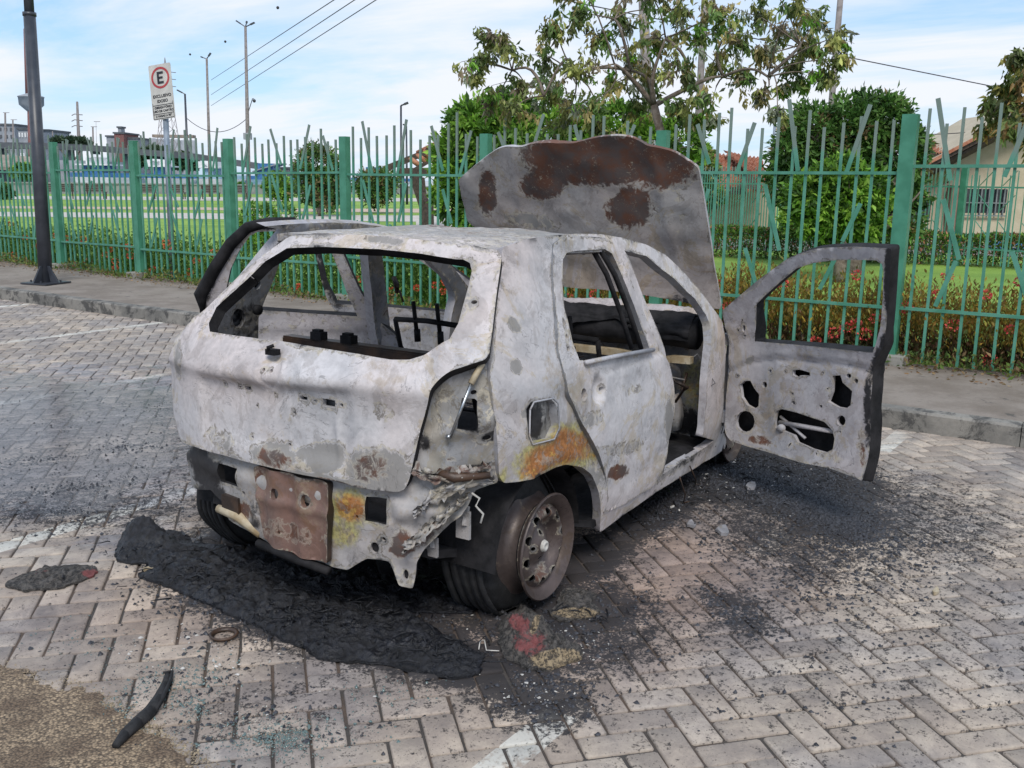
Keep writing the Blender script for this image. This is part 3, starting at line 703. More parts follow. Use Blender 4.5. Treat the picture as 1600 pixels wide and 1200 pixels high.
# ---- roof
def RF(x, y):
    z = 1.382-.055*(abs(y)/.62)**3-.008*(x-.3)**2*4-.015*math.exp(-((x-.35)/.35)**2-(y/.35)**2)
    z -= .10*sp_(x-.80, .04)
    return (x, y, z)
ro = [(-.235+.36*abs(y)**3, y) for y in np.linspace(-.615, .33, 9)]+[(-.10, .45), (.05, .545), (.22, .61), (.7, .628), (.92, .60)]+[(1.0-.1*(abs(y)/.6)**2, y) for y in (.45, .2, 0, -.2, -.45)]+[(.92, -.60), (.7, -.628), (.2, -.628)]
rfp = panel('roof', RF, ro, t=.025, sgn=1, mats=[ASH, INN, ASHG], parent=car, res=.028, warp=.008, wseed=9, rnd=.01,
            relief=lambda a, b_: .004*math.sin(b_*28), base=(.34, 0, 0, .42), blobs=[(770, 362, 130, 16, 3, 'R', .40), (720, 358, 170, 20, 0, 'A', .52), (840, 365, 60, 8, 5, 'A', .75), (610, 354, 90, 10, -2, 'A', .62), (700, 352, 40, 5, 0, 'R', .6)])
b = MB()
for x in (.25, .62): b.tube([(x, y, RF(x, y)[2]-.035) for y in np.linspace(-.58, .58, 9)], .014, 6)
b.build('roof_bow', INN, rfp, True)
b = MB(); b.tube([(1.0-.1*(abs(y)/.6)**2, y, RF(1.0, y)[2]-.02) for y in np.linspace(-.6, .6, 9)], .028, 8); b.build('windscreen_header', INN, car, True)
# ---- tailgate
tg_px = [(453, 369), (500, 366.5), (555, 366), (610, 369), (660, 375), (720, 382), (779, 391), (784, 403), (777, 450), (770, 510), (765, 552), (758, 562), (730, 571), (703, 580), (688, 591), (675, 607), (670, 625), (657, 670), (648, 712), (640, 748), (633, 764), (622, 769), (566, 763), (518, 750), (457, 739), (404, 726), (347, 711), (305, 698), (283, 690), (272, 650), (268, 595), (270, 545), (276, 525), (289, 514), (320, 484), (350, 455), (387, 418), (420, 391)]
g = (0, .8)
tgo = pxs(TR_, tg_px, g)
tgw = pxs(TR_, [(448, 388), (510, 385.5), (590, 389), (660, 397), (724, 407), (735, 413), (737.5, 424), (733, 445), (724, 478), (716, 507), (703, 531), (663, 555), (640, 562), (611, 562), (560, 553), (500, 543), (440, 533), (391, 527), (345, 521), (328, 518), (326, 505), (338, 480), (360, 460), (387, 436), (415, 408)], g)
T = lambda x, y: inv(TR_, x, y, g)
plate = [T(318, 592), T(545, 628)]
em = T(421, 582)
def sq(x, y, w_, h_, sk=0): return [T(x-w_/2, y-h_/2), T(x+w_/2-sk, y-h_/2+w_*.17), T(x+w_/2, y+h_/2+w_*.17), T(x-w_/2+sk, y+h_/2)]
tgb = [sq(381, 608, 9, 6), sq(369, 606, 4, 3), sq(468, 624, 12, 6), sq(486, 628, 5, 2), sq(508, 631, 20, 12), circ(T(395, 636), .006), circ(T(389, 685), .006), circ(T(447, 697), .007), circ(T(454, 647), .006), circ(T(741, 472), .010, .006), circ(T(412, 578), .008), circ(T(424, 580), .008), circ(T(392, 433), .006), circ(T(424, 618), .005), circ(T(345, 601), .005), circ(T(528, 636), .007)]
zsw = lambda y: np.interp(y, [T(660, 628)[0], T(545, 612)[0], T(420, 603)[0], T(318, 588)[0]], [T(660, 628)[1], T(545, 612)[1], T(420, 603)[1], T(318, 588)[1]])
yl_, yr_ = T(316, 640)[0], T(545, 660)[0]
def tg_relief(y, z):
    r = 0; zs = zsw(y)
    # pulled-in lower field under the swage
    r -= .020/(1+math.exp(-(zs-z)/.006))*(1/(1+math.exp(-(yl_-y)/.01)))*(1/(1+math.exp(-(y-yr_)/.012)))/(1+math.exp(-(z-T(420, 712)[1]-.02)/.012))
    d = math.hypot((y-em[0])/.047, (z-em[1])/.05); r -= .004*(1/(1+math.exp((d-1)*18))); r -= .006*math.exp(-((d-1.0)/.16)**2); r += .004*math.exp(-((d-1.3)/.12)**2)
    q = T(430, 552); r -= .02*math.exp(-((y-q[0])/.05)**2-((z-q[1])/.022)**2)
    # folded seam and dents
    q = T(525, 690); r += .010*math.exp(-((y-q[0]-.10*(z-q[1]))/.012)**2)*math.exp(-((z-q[1]-.0)/.09)**2)
    r += .010*math.exp(-((z-zs-.03)/.03)**2)
    r -= .012*math.exp(-((y+.40)/.10)**2-((z-.80)/.08)**2)
    if z > .97: r += .010*math.exp(-((abs(y-.0)-.60+.1*(z-.97))/.03)**2)
    return r
tgm = panel('tailgate', TR_, tgo, [tgw], tgb, t=.045, sgn=-1, mats=[ASH, INN, SOOT], parent=car, res=.0115, relief=tg_relief, rnd=.016, warp=.003, wseed=11, depth=.02,
            blobs=[(428, 716, 32, 20, 12, 'R', .62), (428, 712, 40, 26, 12, 'A', .7), (578, 730, 32, 28, 0, 'R', .56), (508, 716, 34, 26, -22, 'A', .9), (590, 738, 54, 40, 5, 'A', .88), (540, 760, 110, 11, 13, 'A', .9), (530, 757, 80, 6, 13, 'R', .6), (345, 685, 34, 20, 35, 'A', .48), (480, 708, 24, 16, 0, 'A', .6), (600, 640, 28, 36, 0, 'A', .38), (278, 560, 8, 38, 0, 'A', .55), (600, 376, 38, 8, 5, 'A', .62), (505, 700, 18, 8, 0, 'A', .5), (450, 392, 40, 3, 0, 'G', .4), (700, 560, 40, 8, -25, 'A', .25), (745, 470, 8, 60, 8, 'A', .3)])
b = MB(); q = np.array(TR_(*T(430, 549))); b.box(q+np.array([-.012, 0, 0]), (.03, .045, .02)); b.tube([q+np.array([-.02, .012, .0]), q+np.array([-.03, .004, .018]), q+np.array([-.015, -.01, .024])], .007, 6); b.build('tailgate_latch', SOOT, tgm)
# ---- lower rear panel with the lamp housing
g = (0, .5)
ru = [(293, 700), (293, 742), (308, 765), (330, 765), (350, 790), (359, 812), (409, 842), (440, 858), (470, 868), (518, 886), (544, 890), (560, 880), (574, 872), (606, 878), (616, 897), (623, 915), (645, 920), (649, 900), (652, 878), (663, 858), (693, 829), (724, 803), (746, 768), (762, 762), (782, 757), (781, 744), (776, 671), (765, 592), (765, 560), (735, 560), (690, 572), (655, 590), (640, 640), (625, 720), (560, 725), (457, 712), (380, 690), (300, 668)]
U = lambda x, y: inv(TU, x, y, g)
ruo = [U(*q) for q in ru]
ruh = [[U(*q) for q in L] for L in ([(346, 723), (375, 731), (374, 760), (347, 752)], [(574, 775), (605, 779), (605, 819), (573, 812)], [(722, 623), (744, 624), (748, 628), (746, 674), (714, 670)])]
rub = [circ(U(585, 856), .016, .020), circ(U(633, 899), .010, .018), circ(U(600, 842), .008), circ(U(662, 842), .006), circ(U(742, 614), .008), circ(U(560, 806), .006), circ(U(364, 792), .014, .016), circ(U(764, 686), .010), circ(U(383, 770), .009)]
rub = [r_ for r_ in rub if np.ptp(np.array(r_)) > .004]
def ru_relief(y, z):
    q = U(650, 690); r = .02*math.exp(-((z-q[1]-(-.35)*(y-q[0]))/.03)**2)*(1 if y < -.42 else 0)
    r += .016*math.exp(-((z-.48)/.04)**2)+noise.noise(Vector((y*9, z*9, 3)))*.014
    cm = math.exp(-((y+.58)/.16)**2-((z-.52)/.16)**2); r += cm*(.035*noise.noise(Vector((y*14, z*14, 7)))+.018*noise.noise(Vector((y*34, z*30, 9))))
    r -= .02/(1+math.exp((y+.62)/.012))
    return r
rup = panel('rear_panel', TU, ruo, ruh, rub, t=.012, sgn=-1, mats=[REARM, SOOT, SOOT], parent=car, res=.018, relief=ru_relief, rnd=.010, warp=.010, wseed=12, depth=.01,
            blobs=[(690, 815, 46, 16, -42, 'A', .7), (720, 770, 40, 14, -30, 'A', .5), (400, 800, 16, 40, 0, 'G', .5), (548, 795, 34, 30, 0, 'B', .95), (540, 835, 26, 22, 0, 'B', .7), (590, 800, 24, 30, 0, 'B', .5), (628, 850, 20, 24, 10, 'R', .85), (675, 832, 34, 16, -45, 'R', .62), (325, 740, 24, 26, 0, 'G', .95), (310, 715, 20, 22, 0, 'G', .8), (375, 800, 22, 18, 0, 'R', .8), (660, 690, 20, 14, 30, 'G', .65), (735, 735, 42, 9, -3, 'G', .8), (715, 738, 26, 10, 0, 'R', .85), (700, 712, 16, 10, 30, 'R', .45), (652, 665, 8, 26, 10, 'G', .7), (770, 735, 7, 26, 0, 'R', .5), (738, 700, 22, 10, -60, 'R', .45), (690, 760, 26, 14, -20, 'A', .4), (700, 640, 24, 40, 0, 'A', .5), (330, 775, 24, 20, 0, 'G', 1)])
# rusty ribbed crash plate
S_ = off(TU, .022, -1)
pl = [inv(S_, *q, g) for q in [(396, 728), (430, 735), (470, 745), (515, 754), (516, 800), (513, 840), (512, 881), (470, 870), (430, 856), (409, 843), (402, 790)]]
cps = panel('crash_plate', S_, pl, [], [circ(inv(S_, 431, 771, g), .017, .022), circ(inv(S_, 479, 782, g), .018, .024), circ(inv(S_, 437, 832, g), .006)], t=.02, sgn=-1, mats=[PINKM, SOOT, DARKB], parent=rup, res=.014, warp=.003, wseed=14, depth=.02,
            relief=lambda y, z: .010*math.sin((y-pl[0][0])*46)+.010*math.exp(-((z-.42)/.02)**2), base=(.1, 0, 0, 0), blobs=[(450, 830, 60, 20, 15, 'R', .50), (405, 745, 10, 14, 0, 'R', .7)])
def pst(x, y, D=0): return np.array(TU(*U(x, y)))+np.array([-.02-D, 0, 0])
b = MB(); b.tube([pst(409, 846), pst(470, 872), pst(520, 890)], .016, 8); b.build('lower_crossmember', SOOT, rup, True)
b = MB(); b.tube([pst(347, 792), pst(372, 806, -.02), pst(405, 836, -.03)], [.016, .022, .018], 8); b.build('exhaust_bracket', TAN, rup, True)
b = MB(); b.box(pst(364, 790, -.03), (.05, .09, .08)); b.build('side_bracket', DARKB, rup)
b = MB(); p1, p2, p3 = pst(752, 566, -.03), pst(741, 598), pst(709, 681); b.tube([p1, p2], .011, 8); st = b.build('strut_housing', TAN, rup, True)
b = MB(); b.tube([p2, p3], .0052, 8); b.lathe([(0, 0), (0, .008), (.015, .008), (.015, 0)], p3, 'y', 8); b.build('gas_strut', STEEL, rup, True)
b = MB(); b.tube([pst(742, 768), pst(757, 775, .01), pst(752, 786, .015), pst(765, 798, .02), pst(761, 812, .02)], .004, 6); b.build('dangling_wire', ASHY, rup, True)
b = MB(); b.tube([pst(690, 735), pst(720, 742, .02), pst(775, 738, .02)], [.014, .018, .012], 7); b.build('melted_lamp_remains', DARKB, rup, True)
for (xa, ya, L_) in ((706, 820, .10), (655, 855, .07)):
    b = MB(); q = pst(xa, ya, -.06); b.box(q+np.array([.03, 0, -.02]), (.012, .055, L_)); b.tube([q+np.array([.02, -.01, -.02]), q+np.array([.05, 0, .04])], .012, 6); b.build('underbody_bracket', REARM, rup)
b = MB(); b.box((.55, .22, .20), (.42, .26, .12)); b.tube([(-.42, .22, .22), (.3, .22, .2), (1.6, -.1, .2)], .026, 8); b.build('exhaust_silencer', SOOT, car, True)
# ---- floor, bulkhead, cabin remains
def FL(x, y): return (x, y, .235+.02*math.sin(x*9)+.03*math.exp(-(y/.12)**2)*(1 if x > 0 else .2)+.10*sp_(.35-x, .05))
panel('floor_pan', FL, [(-.45, -.5), (-.45, .5), (-.2, .62), (.3, .62), (.45, .74), (1.95, .74), (1.95, -.74), (.45, -.74), (.3, -.62), (-.2, -.62)], t=.03, sgn=1, mats=[SOOT, SOOT, SOOT], parent=car, res=.06, warp=.02, wseed=15)
def FWs(y, z): return (1.93+.10*sp_(.5-z, .05)+.03*math.sin(y*8)*math.sin(z*11), y, z)
panel('bulkhead', FWs, [(-.70, .22), (.70, .22), (.70, .90), (-.70, .90)], t=.02, sgn=-1, mats=[INN, SOOT, SOOT], parent=car, res=.04, warp=.02, wseed=16, base=(.35, .25, .15, 0),
      blobs=[(1085, 600, 25, 50, 0, 'B', .55), (1075, 660, 30, 30, 0, 'G', .7)])
def CW(x, y): return (x, y, .925+.03*math.exp(-((x-1.86)/.03)**2)-.02*(y/.7)**2)
panel('cowl_panel', CW, [(1.74, -.68), (1.74, .68), (1.97, .70), (1.97, -.70)], t=.02, sgn=1, mats=[ASHG, SOOT, SOOT], parent=car, res=.025, warp=.022, wseed=17)
b = MB(); b.tube([(1.72, y, .83+.01*math.sin(y*9)) for y in np.linspace(-.69, .69, 12)], .085, 14); b.build('dashboard_beam', SOOT, car, True)
b = MB(); pts = [(1.66, y, .70-.03*math.exp(-((y+.45)/.08)**2)) for y in np.linspace(-.68, .68, 14)]
for i in range(13): b.bar(pts[i], pts[i+1], .05, .035)
b.build('dashboard_crossbar', TAN, car)
b = MB(); b.lathe([(-.015, .17), (0, .185), (.015, .17), (0, .155), (-.015, .17)], (0, 0, 0), 'z', 28); Mt = Matrix.Translation((1.36, .36, .86)) @ Matrix.Rotation(R(-62), 4, 'Y')
b.V = [tuple(Mt @ Vector(v)) for v in b.V]; b.tube([(1.36, .36, .86), (1.70, .36, .72)], .02, 8); b.bar((1.36, .19, .86), (1.36, .53, .86), .02, .012); b.build('steering_wheel', SOOT, car, True)
def seat(y0):
    b = MB(); sx_ = 1.02
    for y in (y0-.2, y0+.2):
        b.tube([(sx_+.35, y, .34), (sx_, y, .36), (sx_-.08, y, .46), (sx_-.2, y*1.0, .86), (sx_-.21, y, .90)], .013, 6)
        b.tube([(sx_+.3, y, .34), (sx_+.3, y, .24)], .012, 6); b.tube([(sx_, y, .36), (sx_+.02, y, .24)], .012, 6)
    b.tube([(sx_-.21, y0-.2, .90), (sx_-.22, y0, .91), (sx_-.21, y0+.2, .90)], .014, 6); b.tube([(sx_-.12, y0-.2, .6), (sx_-.12, y0+.2, .6)], .010, 6); b.tube([(sx_+.35, y0-.2, .34), (sx_+.35, y0+.2, .34)], .012, 6)
    o = b.build('front_seat_frame', SOOT, car, True)
    for dy in (-.07, .07):
        b = MB(); b.tube([(sx_-.21, y0+dy, .86), (sx_-.235, y0+dy, 1.00)], .012, 6); b.tube([(sx_-.205, y0+dy, .86), (sx_-.2, y0+dy, .80)], .018, 6); b.build('headrest_post', SOOT, o, True)
seat(.36); seat(-.36)
b = MB(); b.box((.17, .02, .885), (.055, 1.30, .012)); b.box((.195, .02, .83), (.012, 1.30, .10)); b.box((.145, .02, .84), (.012, 1.30, .085)); rb = b.build('rear_shelf_beam', DARKB, car)
for y in (.47, .30):
    b = MB(); b.box((.155, y, .908), (.045, .06, .034)); b.box((.15, y, .930), (.03, .04, .012)); b.build('belt_buckle', SOOT, rb)
b = MB(); b.lathe([(.0, .002), (.0, .022), (.02, .022), (.03, .012), (.03, .002)], (.0, .665, 1.02), 'y', 14); b.build('belt_reel', SOOT, bsl, True)
b = MB(); b.tube([(.93, .66, 1.09), (.91, .63, 1.06), (.93, .64, 1.02)], .015, 6); b.tube([(.92, .62, 1.03), (.94, .61, .97)], .006, 5); b.build('belt_guide', DARKB, bsl, True)
def DSK(a, y):
    q = a*2.6-.3; r_ = .098+.012*noise.noise(Vector((a*6, y*7, 3)))+.010*noise.noise(Vector((a*16, y*15, 8))); return (1.72-r_*math.cos(q)*1.0, y, .83+r_*math.sin(q)+.012*noise.noise(Vector((y*9, 1, 1))))
panel('melted_dash_skin', DSK, [(-.02, -.67), (1.0, -.68), (1.05, -.3), (.98, .1), (1.04, .68), (.05, .66), (.30, .35), (.08, .05), (.34, -.25), (.02, -.45)], t=.004, sgn=-1, mats=[INN, SOOT, SOOT], parent=car, res=.022, warp=.012, wseed=31, base=(0, .42, 0, .1))
rs = random.Random(5)
for kk in range(26):
    b = MB(); p = np.array([rs.uniform(1.15, 1.8), rs.uniform(-.66, .3), rs.uniform(.28, .72)]); P_ = [p]
    for _ in range(5): P_.append(P_[-1]+np.array([rs.uniform(-.09, .09), rs.uniform(-.10, .10), rs.uniform(-.10, .05)])); P_[-1][2] = max(.26, P_[-1][2])
    b.tube([tuple(q) for q in P_], rs.uniform(.003, .010), 5); b.build('burnt_wiring', rs.choice([SOOT, SOOT, DARKB, INN]), car, True)
for (x, y, z, sx_, sy_, sz_, mt) in ((1.78, -.50, .60, .10, .16, .12, INN), (1.70, -.30, .50, .14, .12, .16, SOOT), (1.55, -.52, .32, .2, .18, .10, DARKB), (1.3, -.45, .30, .3, .26, .08, SOOT), (1.75, -.56, .40, .12, .10, .18, REARM), (.8, -.3, .33, .4, .4, .07, SOOT), (.6, .3, .34, .4, .4, .08, SOOT)):
    b = MB(); b.lathe([(-sz_/2, .01), (-sz_/2, .45), (-.1*sz_, .5), (.3*sz_, .42), (sz_/2, .2), (sz_/2, .01)], (0, 0, 0), 'z', 14); b.V = [(x+v[0]*sx_*(1+.5*noise.noise(Vector((v[0]*4, v[1]*4, x*9)))), y+v[1]*sy_*(1+.5*noise.noise(Vector((v[1]*4, v[0]*4, y*9)))), z+v[2]+.02*noise.noise(Vector((v[0]*9, v[1]*9, 3)))) for v in b.V]; b.build('charred_lump', mt, car, True)
# torn strips of sheet hanging from the crushed corner
def torn(pts, wds, seed, mt, st):
    V = []; F = []; n_ = 26; m_ = 7; pts = [np.array(p) for p in pts]; cum = np.linspace(0, 1, len(pts))
    for i in range(n_+1):
        t_ = i/n_; c_ = np.array([np.interp(t_, cum, [p[k] for p in pts]) for k in range(3)]); w_ = np.interp(t_, np.linspace(0, 1, len(wds)), wds)
        for j in range(m_+1):
            s_ = j/m_-.5; v = c_+np.array([.25*s_*w_, -.1*s_*w_, s_*w_]); nn = noise.noise(Vector((t_*7, s_*4, seed))); n2_ = noise.noise(Vector((t_*22, s_*9, seed+3))); v = v+np.array([-.03*nn-.012*n2_, -.02*n2_, .014*noise.noise(Vector((t_*15, s_*3, seed+8)))*(abs(s_) > .4)*2]); V.append(v)
    for i in range(n_):
        for j in range(m_): k = i*(m_+1)+j; F.append((k, k+1, k+m_+2, k+m_+1))
    V = np.array(V); V2 = V+np.array([.003, .002, 0]); nF = [tuple(x+len(V) for x in f[::-1]) for f in F]; A = np.zeros((2*len(V), 4)); A[:] = st
    return mesh('torn_sheet', np.vstack([V, V2]), F+nF, mt, rup, smooth=True, attrs={'stain': A})
torn([pst(640, 850, .012), pst(668, 832, .02), pst(700, 806, .02), pst(740, 770, .01)], [.05, .06, .045, .03], 3, REARM, (.35, .1, 0, .5))
torn([pst(655, 800, .012), pst(690, 770, .015), pst(735, 752, .02), pst(775, 750, .0)], [.03, .05, .05, .02], 9, REARM, (.1, .2, 0, .3))
torn([pst(648, 730, .012), pst(690, 742, .02), pst(735, 736, .02), pst(774, 725, .01)], [.02, .035, .04, .03], 14, REARM, (.5, .2, 0, .1))
# wheel housings
for s in (-1, 1):
    for xw in (0, 2.37):
        b = MB(); b.lathe([(s*.745, .315), (s*.70, .31), (s*.45, .30), (s*.42, .25)], (xw, 0, .24), 'y', 24)
        V_ = [v for v in b.V]; b.F = [f for f in b.F if min(V_[i][2] for i in f) > .20]; b.build('wheel_housing', SOOT, car, True)
b = MB(); b.tube([(0, -.6, .25), (0, .6, .25)], .035, 8); b.tube([(0, -.5, .25), (.45, -.45, .3)], .03, 8); b.tube([(0, .5, .25), (.45, .45, .3)], .03, 8); b.build('rear_axle', SOOT, car, True)
# front wings, nose
def wing(S, name='front_wing', sg=1):
    o_ = [(1.99, .25), (2.03, .25), (2.07, .42), (2.18, .53), (2.35, .57), (2.52, .54), (2.66, .42), (2.72, .28), (2.95, .28), (3.0, .5), (2.93, .64), (2.7, .76), (2.4, .84), (2.0, .89), (1.985, .6)]
    return panel(name, S, o_, t=.02, sgn=sg, mats=[ASH, INN, INN], parent=car, res=.04, warp=.006, wseed=20)
wing(SR); wing(SL, sg=-1)
def NS(y, z): return (3.02-.30*abs(y)**2.2+.05*(.5-z), y, z)
panel('nose_panel', NS, [(-.68, .25), (.68, .25), (.68, .62), (.40, .70), (-.40, .70), (-.68, .62)], [[(-.3, .5), (.3, .5), (.3, .62), (-.3, .62)], circ((.5, .56), .12, .06, 12), circ((-.5, .56), .12, .06, 12)], t=.03, sgn=1, mats=[REARM, SOOT, SOOT], parent=car, res=.05, warp=.01, wseed=21)
b = MB(); b.box((2.45, .05, .48), (.42, .5, .34)); b.box((2.4, -.1, .70), (.3, .34, .10)); b.tube([(2.2, -.3, .6), (2.45, -.35, .72), (2.7, -.2, .6)], .035, 8); b.build('engine_block', SOOT, car)
# ---- hood standing open
def HB(a, b_):
    z = .93+b_*.905; x = 2.0-.42*b_+.10*b_*(1-b_)
    x += .02*math.sin(a*4+1)*b_+.06*(a/.7)**2*(1-.6*b_)-.015*math.exp(-((a+.1)/.2)**2)*b_
    return (x, a, z)
g = (0, .5)
h_px = [(1127, 484), (1118, 434), (1106, 344), (1098, 300), (1091, 262), (1070, 250), (1049, 238), (1010, 228), (983, 215), (960, 212), (941, 213), (915, 219), (896, 223), (878, 222), (860, 219.5), (835, 223), (812, 230), (797, 228), (776, 234), (758, 246), (740, 260), (719, 278), (724, 310), (731, 344)]
ho = pxs(HB, h_px, g)+[('p', .70, .30), ('p', .69, .03), ('p', .3, .065), ('p', -.2, .06)]
ho = [q if q[0] != 'p' else (q[1], q[2]) for q in ho]+pxs(HB, [(1094, 480)], g)
def h_relief(a, b_):
    r = .026*noise.noise(Vector((a*3, b_*3, 5)))+.008*noise.noise(Vector((a*8, b_*8, 2)))
    r += .012*math.exp(-((abs(a)-.50+.1*b_)/.03)**2)*(b_ > .1)
    return r
hd = panel('hood', HB, ho, t=.018, sgn=-1, mats=[HOODM, INN, ASHG], parent=car, res=.024, relief=h_relief, warp=.008, wseed=22, rnd=.02,
           blobs=[(920, 248, 100, 40, 3, 'R', 1.15), (1010, 252, 74, 36, 12, 'R', 1.1), (880, 235, 60, 18, 0, 'R', .9), (850, 287, 38, 24, -10, 'R', 1), (984, 325, 38, 34, 0, 'R', .92), (762, 302, 15, 38, 0, 'R', .92), (1055, 275, 26, 20, 20, 'A', .9), (1062, 470, 22, 10, 20, 'G', .55), (1060, 330, 18, 60, 10, 'A', .3), (830, 345, 50, 14, 10, 'A', .55)])
# ---- wheels
def wheel(c, s, flat, name='wheel', tyre=True):
    """s = outward side (+1 left, -1 right)"""
    b = MB(); o = c[1]
    Y = lambda d: o+s*d
    prof = [(0, .198), (-.006, .204), (-.012, .198), (-.012, .184), (-.022, .178), (-.035, .164), (-.06, .160), (-.08, .166), (-.098, .182), (-.102, .198), (-.108, .204), (-.114, .198), (-.10, .176), (-.08, .156), (-.04, .154), (-.018, .168), (-.004, .192), (0, .198)]
    b.lathe([(s*p, r_) for p, r_ in prof], c, 'y', 48); rim = b.build('wheel', RIMM, car, True)
    def DS(a, b_):
        d = math.hypot(a, b_); h = -.045+.030*math.exp(-((d-.125)/.028)**2)-.0*d+.022*math.exp(-(d/.045)**4)-.018*math.exp(-((d-.085)/.02)**2)
        return (c[0]+a, Y(h), c[2]+b_)
    holes = [circ((.132*math.cos(q), .132*math.sin(q)), .0135, .017, 10, q) for q in [2*math.pi*(i+.3)/10 for i in range(10)]]
    bolts = [circ((.05*math.cos(q), .05*math.sin(q)), .008, .008, 8) for q in [2*math.pi*i/4 for i in range(4)]]
    A_ = circ((0, 0), .166, .166, 44)
    # cross(da,db) of DS is -y when s irrelevant: (1,0,0)x(0,0,1) = -y
    dsk = panel('rim_disc', DS, A_, holes+bolts, [], t=.006, sgn=1 if s < 0 else -1, mats=[RIMM, SOOT, SOOT], parent=rim, res=.013, warp=.001, wseed=23, rnd=False, base=(.15, 0, 0, .25),
                blobs=[(850, 800, 14, 20, 0, 'R', .6), (845, 900, 14, 22, 0, 'R', .6), (888, 880, 8, 30, 0, 'R', .5)] if s < 0 and c[0] < 1 else ())
    b = MB(); b.lathe([(s*-.03, .0), (s*-.012, .012), (s*-.014, .020), (s*-.03, .026)], c, 'y', 16); b.build('hub_cap', ASHY, rim, True)
    if tyre:
        b = MB(); cy = o-s*flat['in']; R_ = flat['r']; hw = flat['w']/2; ri = flat.get('ri', .19)
        pr = []
        for i in range(17):
            q = math.pi*i/16; pr.append((cy+hw*math.cos(q)*(1.05 if .3 < i/16 < .7 else 1), ri+(R_-ri)*(math.sin(q)**.45)))
        prof = [(p-c[1], r_) for p, r_ in pr]
        def sqz(v):
            z0 = flat['z']; d = math.hypot(v[0]-c[0], v[2]-c[2])
            n_ = noise.noise(Vector((v[0]*6, v[1]*8, v[2]*6)))*.012
            v = [v[0]+n_, v[1]+noise.noise(Vector(v)*5)*.02, v[2]+n_]
            if v[2] < z0: k = z0-v[2]; v[2] = z0-.0; v[1] += (v[1]-cy)*k*3.5
            return v
        b.lathe(prof, c, 'y', 56, sqz)
        ty = b.build('tyre', RUBBER, rim, True)
        # tread grooves as raised ribs
        b = MB()
        for j in range(-2, 3):
            yy_ = cy+j*hw*.36; b.lathe([(yy_-c[1]-hw*.12, R_-.004), (yy_-c[1]-hw*.10, R_+.006), (yy_-c[1]+hw*.10, R_+.006), (yy_-c[1]+hw*.12, R_-.004)], c, 'y', 56, sqz)
        b.build('tyre_tread', RUBBER, ty, True)
    return rim
wheel((0, -.785, .25), -1, dict(r=.285, w=.20, z=.004, **{'in': .205}, ri=.13))
wheel((0, .74, .25), 1, dict(r=.285, w=.19, z=.004, **{'in': .03}, ri=.2))
wheel((2.37, -.70, .20), -1, dict(r=.21, w=.15, z=.004, **{'in': .12}, ri=.13))
wheel((2.37, .76, .25), 1, dict(r=.26, w=.19, z=.004, **{'in': .08}, ri=.2))
# ------------------------------------------------------------------ ground, kerb, pavement
def kx(y): return 3.745+.0505*(y+1.3)                   # kerb face line (road side)
def fx(y): return 5.59+.0755*(y+.97)                    # fence line
def struct(name, V, F, mat, **k): return tag(mesh(name, V, F, mat, **k), kind='structure')
GB = [(1180, 740, 170, 45, 8, 'R', 1.15), (1270, 785, 100, 38, 25, 'R', 1.15), (1030, 785, 90, 34, -38, 'R', .95), (920, 875, 70, 36, -25, 'R', .7), (1230, 850, 150, 50, 20, 'R', .34), (1400, 810, 200, 70, 10, 'R', .26), (1150, 955, 60, 30, 30, 'R', .45), (1340, 1000, 420, 130, 0, 'R', .10), (520, 960, 230, 60, 14, 'R', .8), (850, 1095, 80, 34, 0, 'R', .62), (750, 1040, 130, 40, 0, 'R', .6),
      (560, 870, 260, 60, 0, 'R', 1.0), (860, 960, 150, 50, 0, 'R', .6), (940, 1010, 120, 40, 0, 'R', .35), (180, 700, 420, 110, 0, 'R', .16), (120, 790, 250, 40, 0, 'R', .28), (400, 1110, 200, 50, 0, 'R', .12), (700, 700, 350, 120, 0, 'R', .7),
      (60, 690, 300, 110, 0, 'G', 1.4), (230, 650, 130, 75, 0, 'G', 1.1), (200, 840, 160, 60, 0, 'G', .55), (640, 930, 220, 50, 0, 'G', .65), (480, 1100, 500, 60, 0, 'B', .25), (1000, 900, 240, 110, 0, 'B', .9), (850, 1000, 240, 80, 0, 'B', .7), (300, 960, 340, 60, 0, 'B', .4)]
L_, S2, gap = .213, .1065, .0095
ang = R(-45); ca, sa_ = math.cos(ang), math.sin(ang)
cells = []
for i in range(-150, 190):
    for j in range(-150, 190):
        k_ = (i-j) % 4                                   # 90-degree herringbone of 2x1 blocks
        if k_ == 0: c_ = ((i+1)*S2, (j+.5)*S2, 0)
        elif k_ == 2: c_ = ((i+.5)*S2, (j+0.0)*S2, 1)
        else: continue
        cells.append(c_)
cells = np.array(cells); ox, oy = -.961+.02, -.205+.06
bx_ = cells[:, 0]*ca-cells[:, 1]*sa_+ox; by_ = cells[:, 0]*sa_+cells[:, 1]*ca+oy
P0 = np.stack([bx_, by_, np.zeros(len(bx_))], 1)
dep = (P0-CAM)@FW; pp = proj(P0)
ok = (bx_ < 3.745+.0505*(by_+1.3)+.1) & (by_ < 17) & (by_ > -5) & (dep > .8) & (pp[:, 0] > -700) & (pp[:, 0] < 2300) & (pp[:, 1] < 1750)
bx_, by_, hz = bx_[ok], by_[ok], cells[ok, 2]
nb = len(bx_)
def brick_tpl(hx, hy):
    c_ = .006; v = []
    for (x, y) in ((-hx+c_, -hy), (hx-c_, -hy), (hx, -hy+c_), (hx, hy-c_), (hx-c_, hy), (-hx+c_, hy), (-hx, hy-c_), (-hx, -hy+c_)): v.append((x, y))
    return np.array(v)
near = True
hx, hy = (L_-gap)/2, (S2-gap)/2
t0 = brick_tpl(hx, hy); t1 = brick_tpl(hx-.004, hy-.004)
tpl = np.vstack([np.c_[t0, np.full(8, -.02)], np.c_[t0, np.full(8, -.004)], np.c_[t1, np.zeros(8)]])
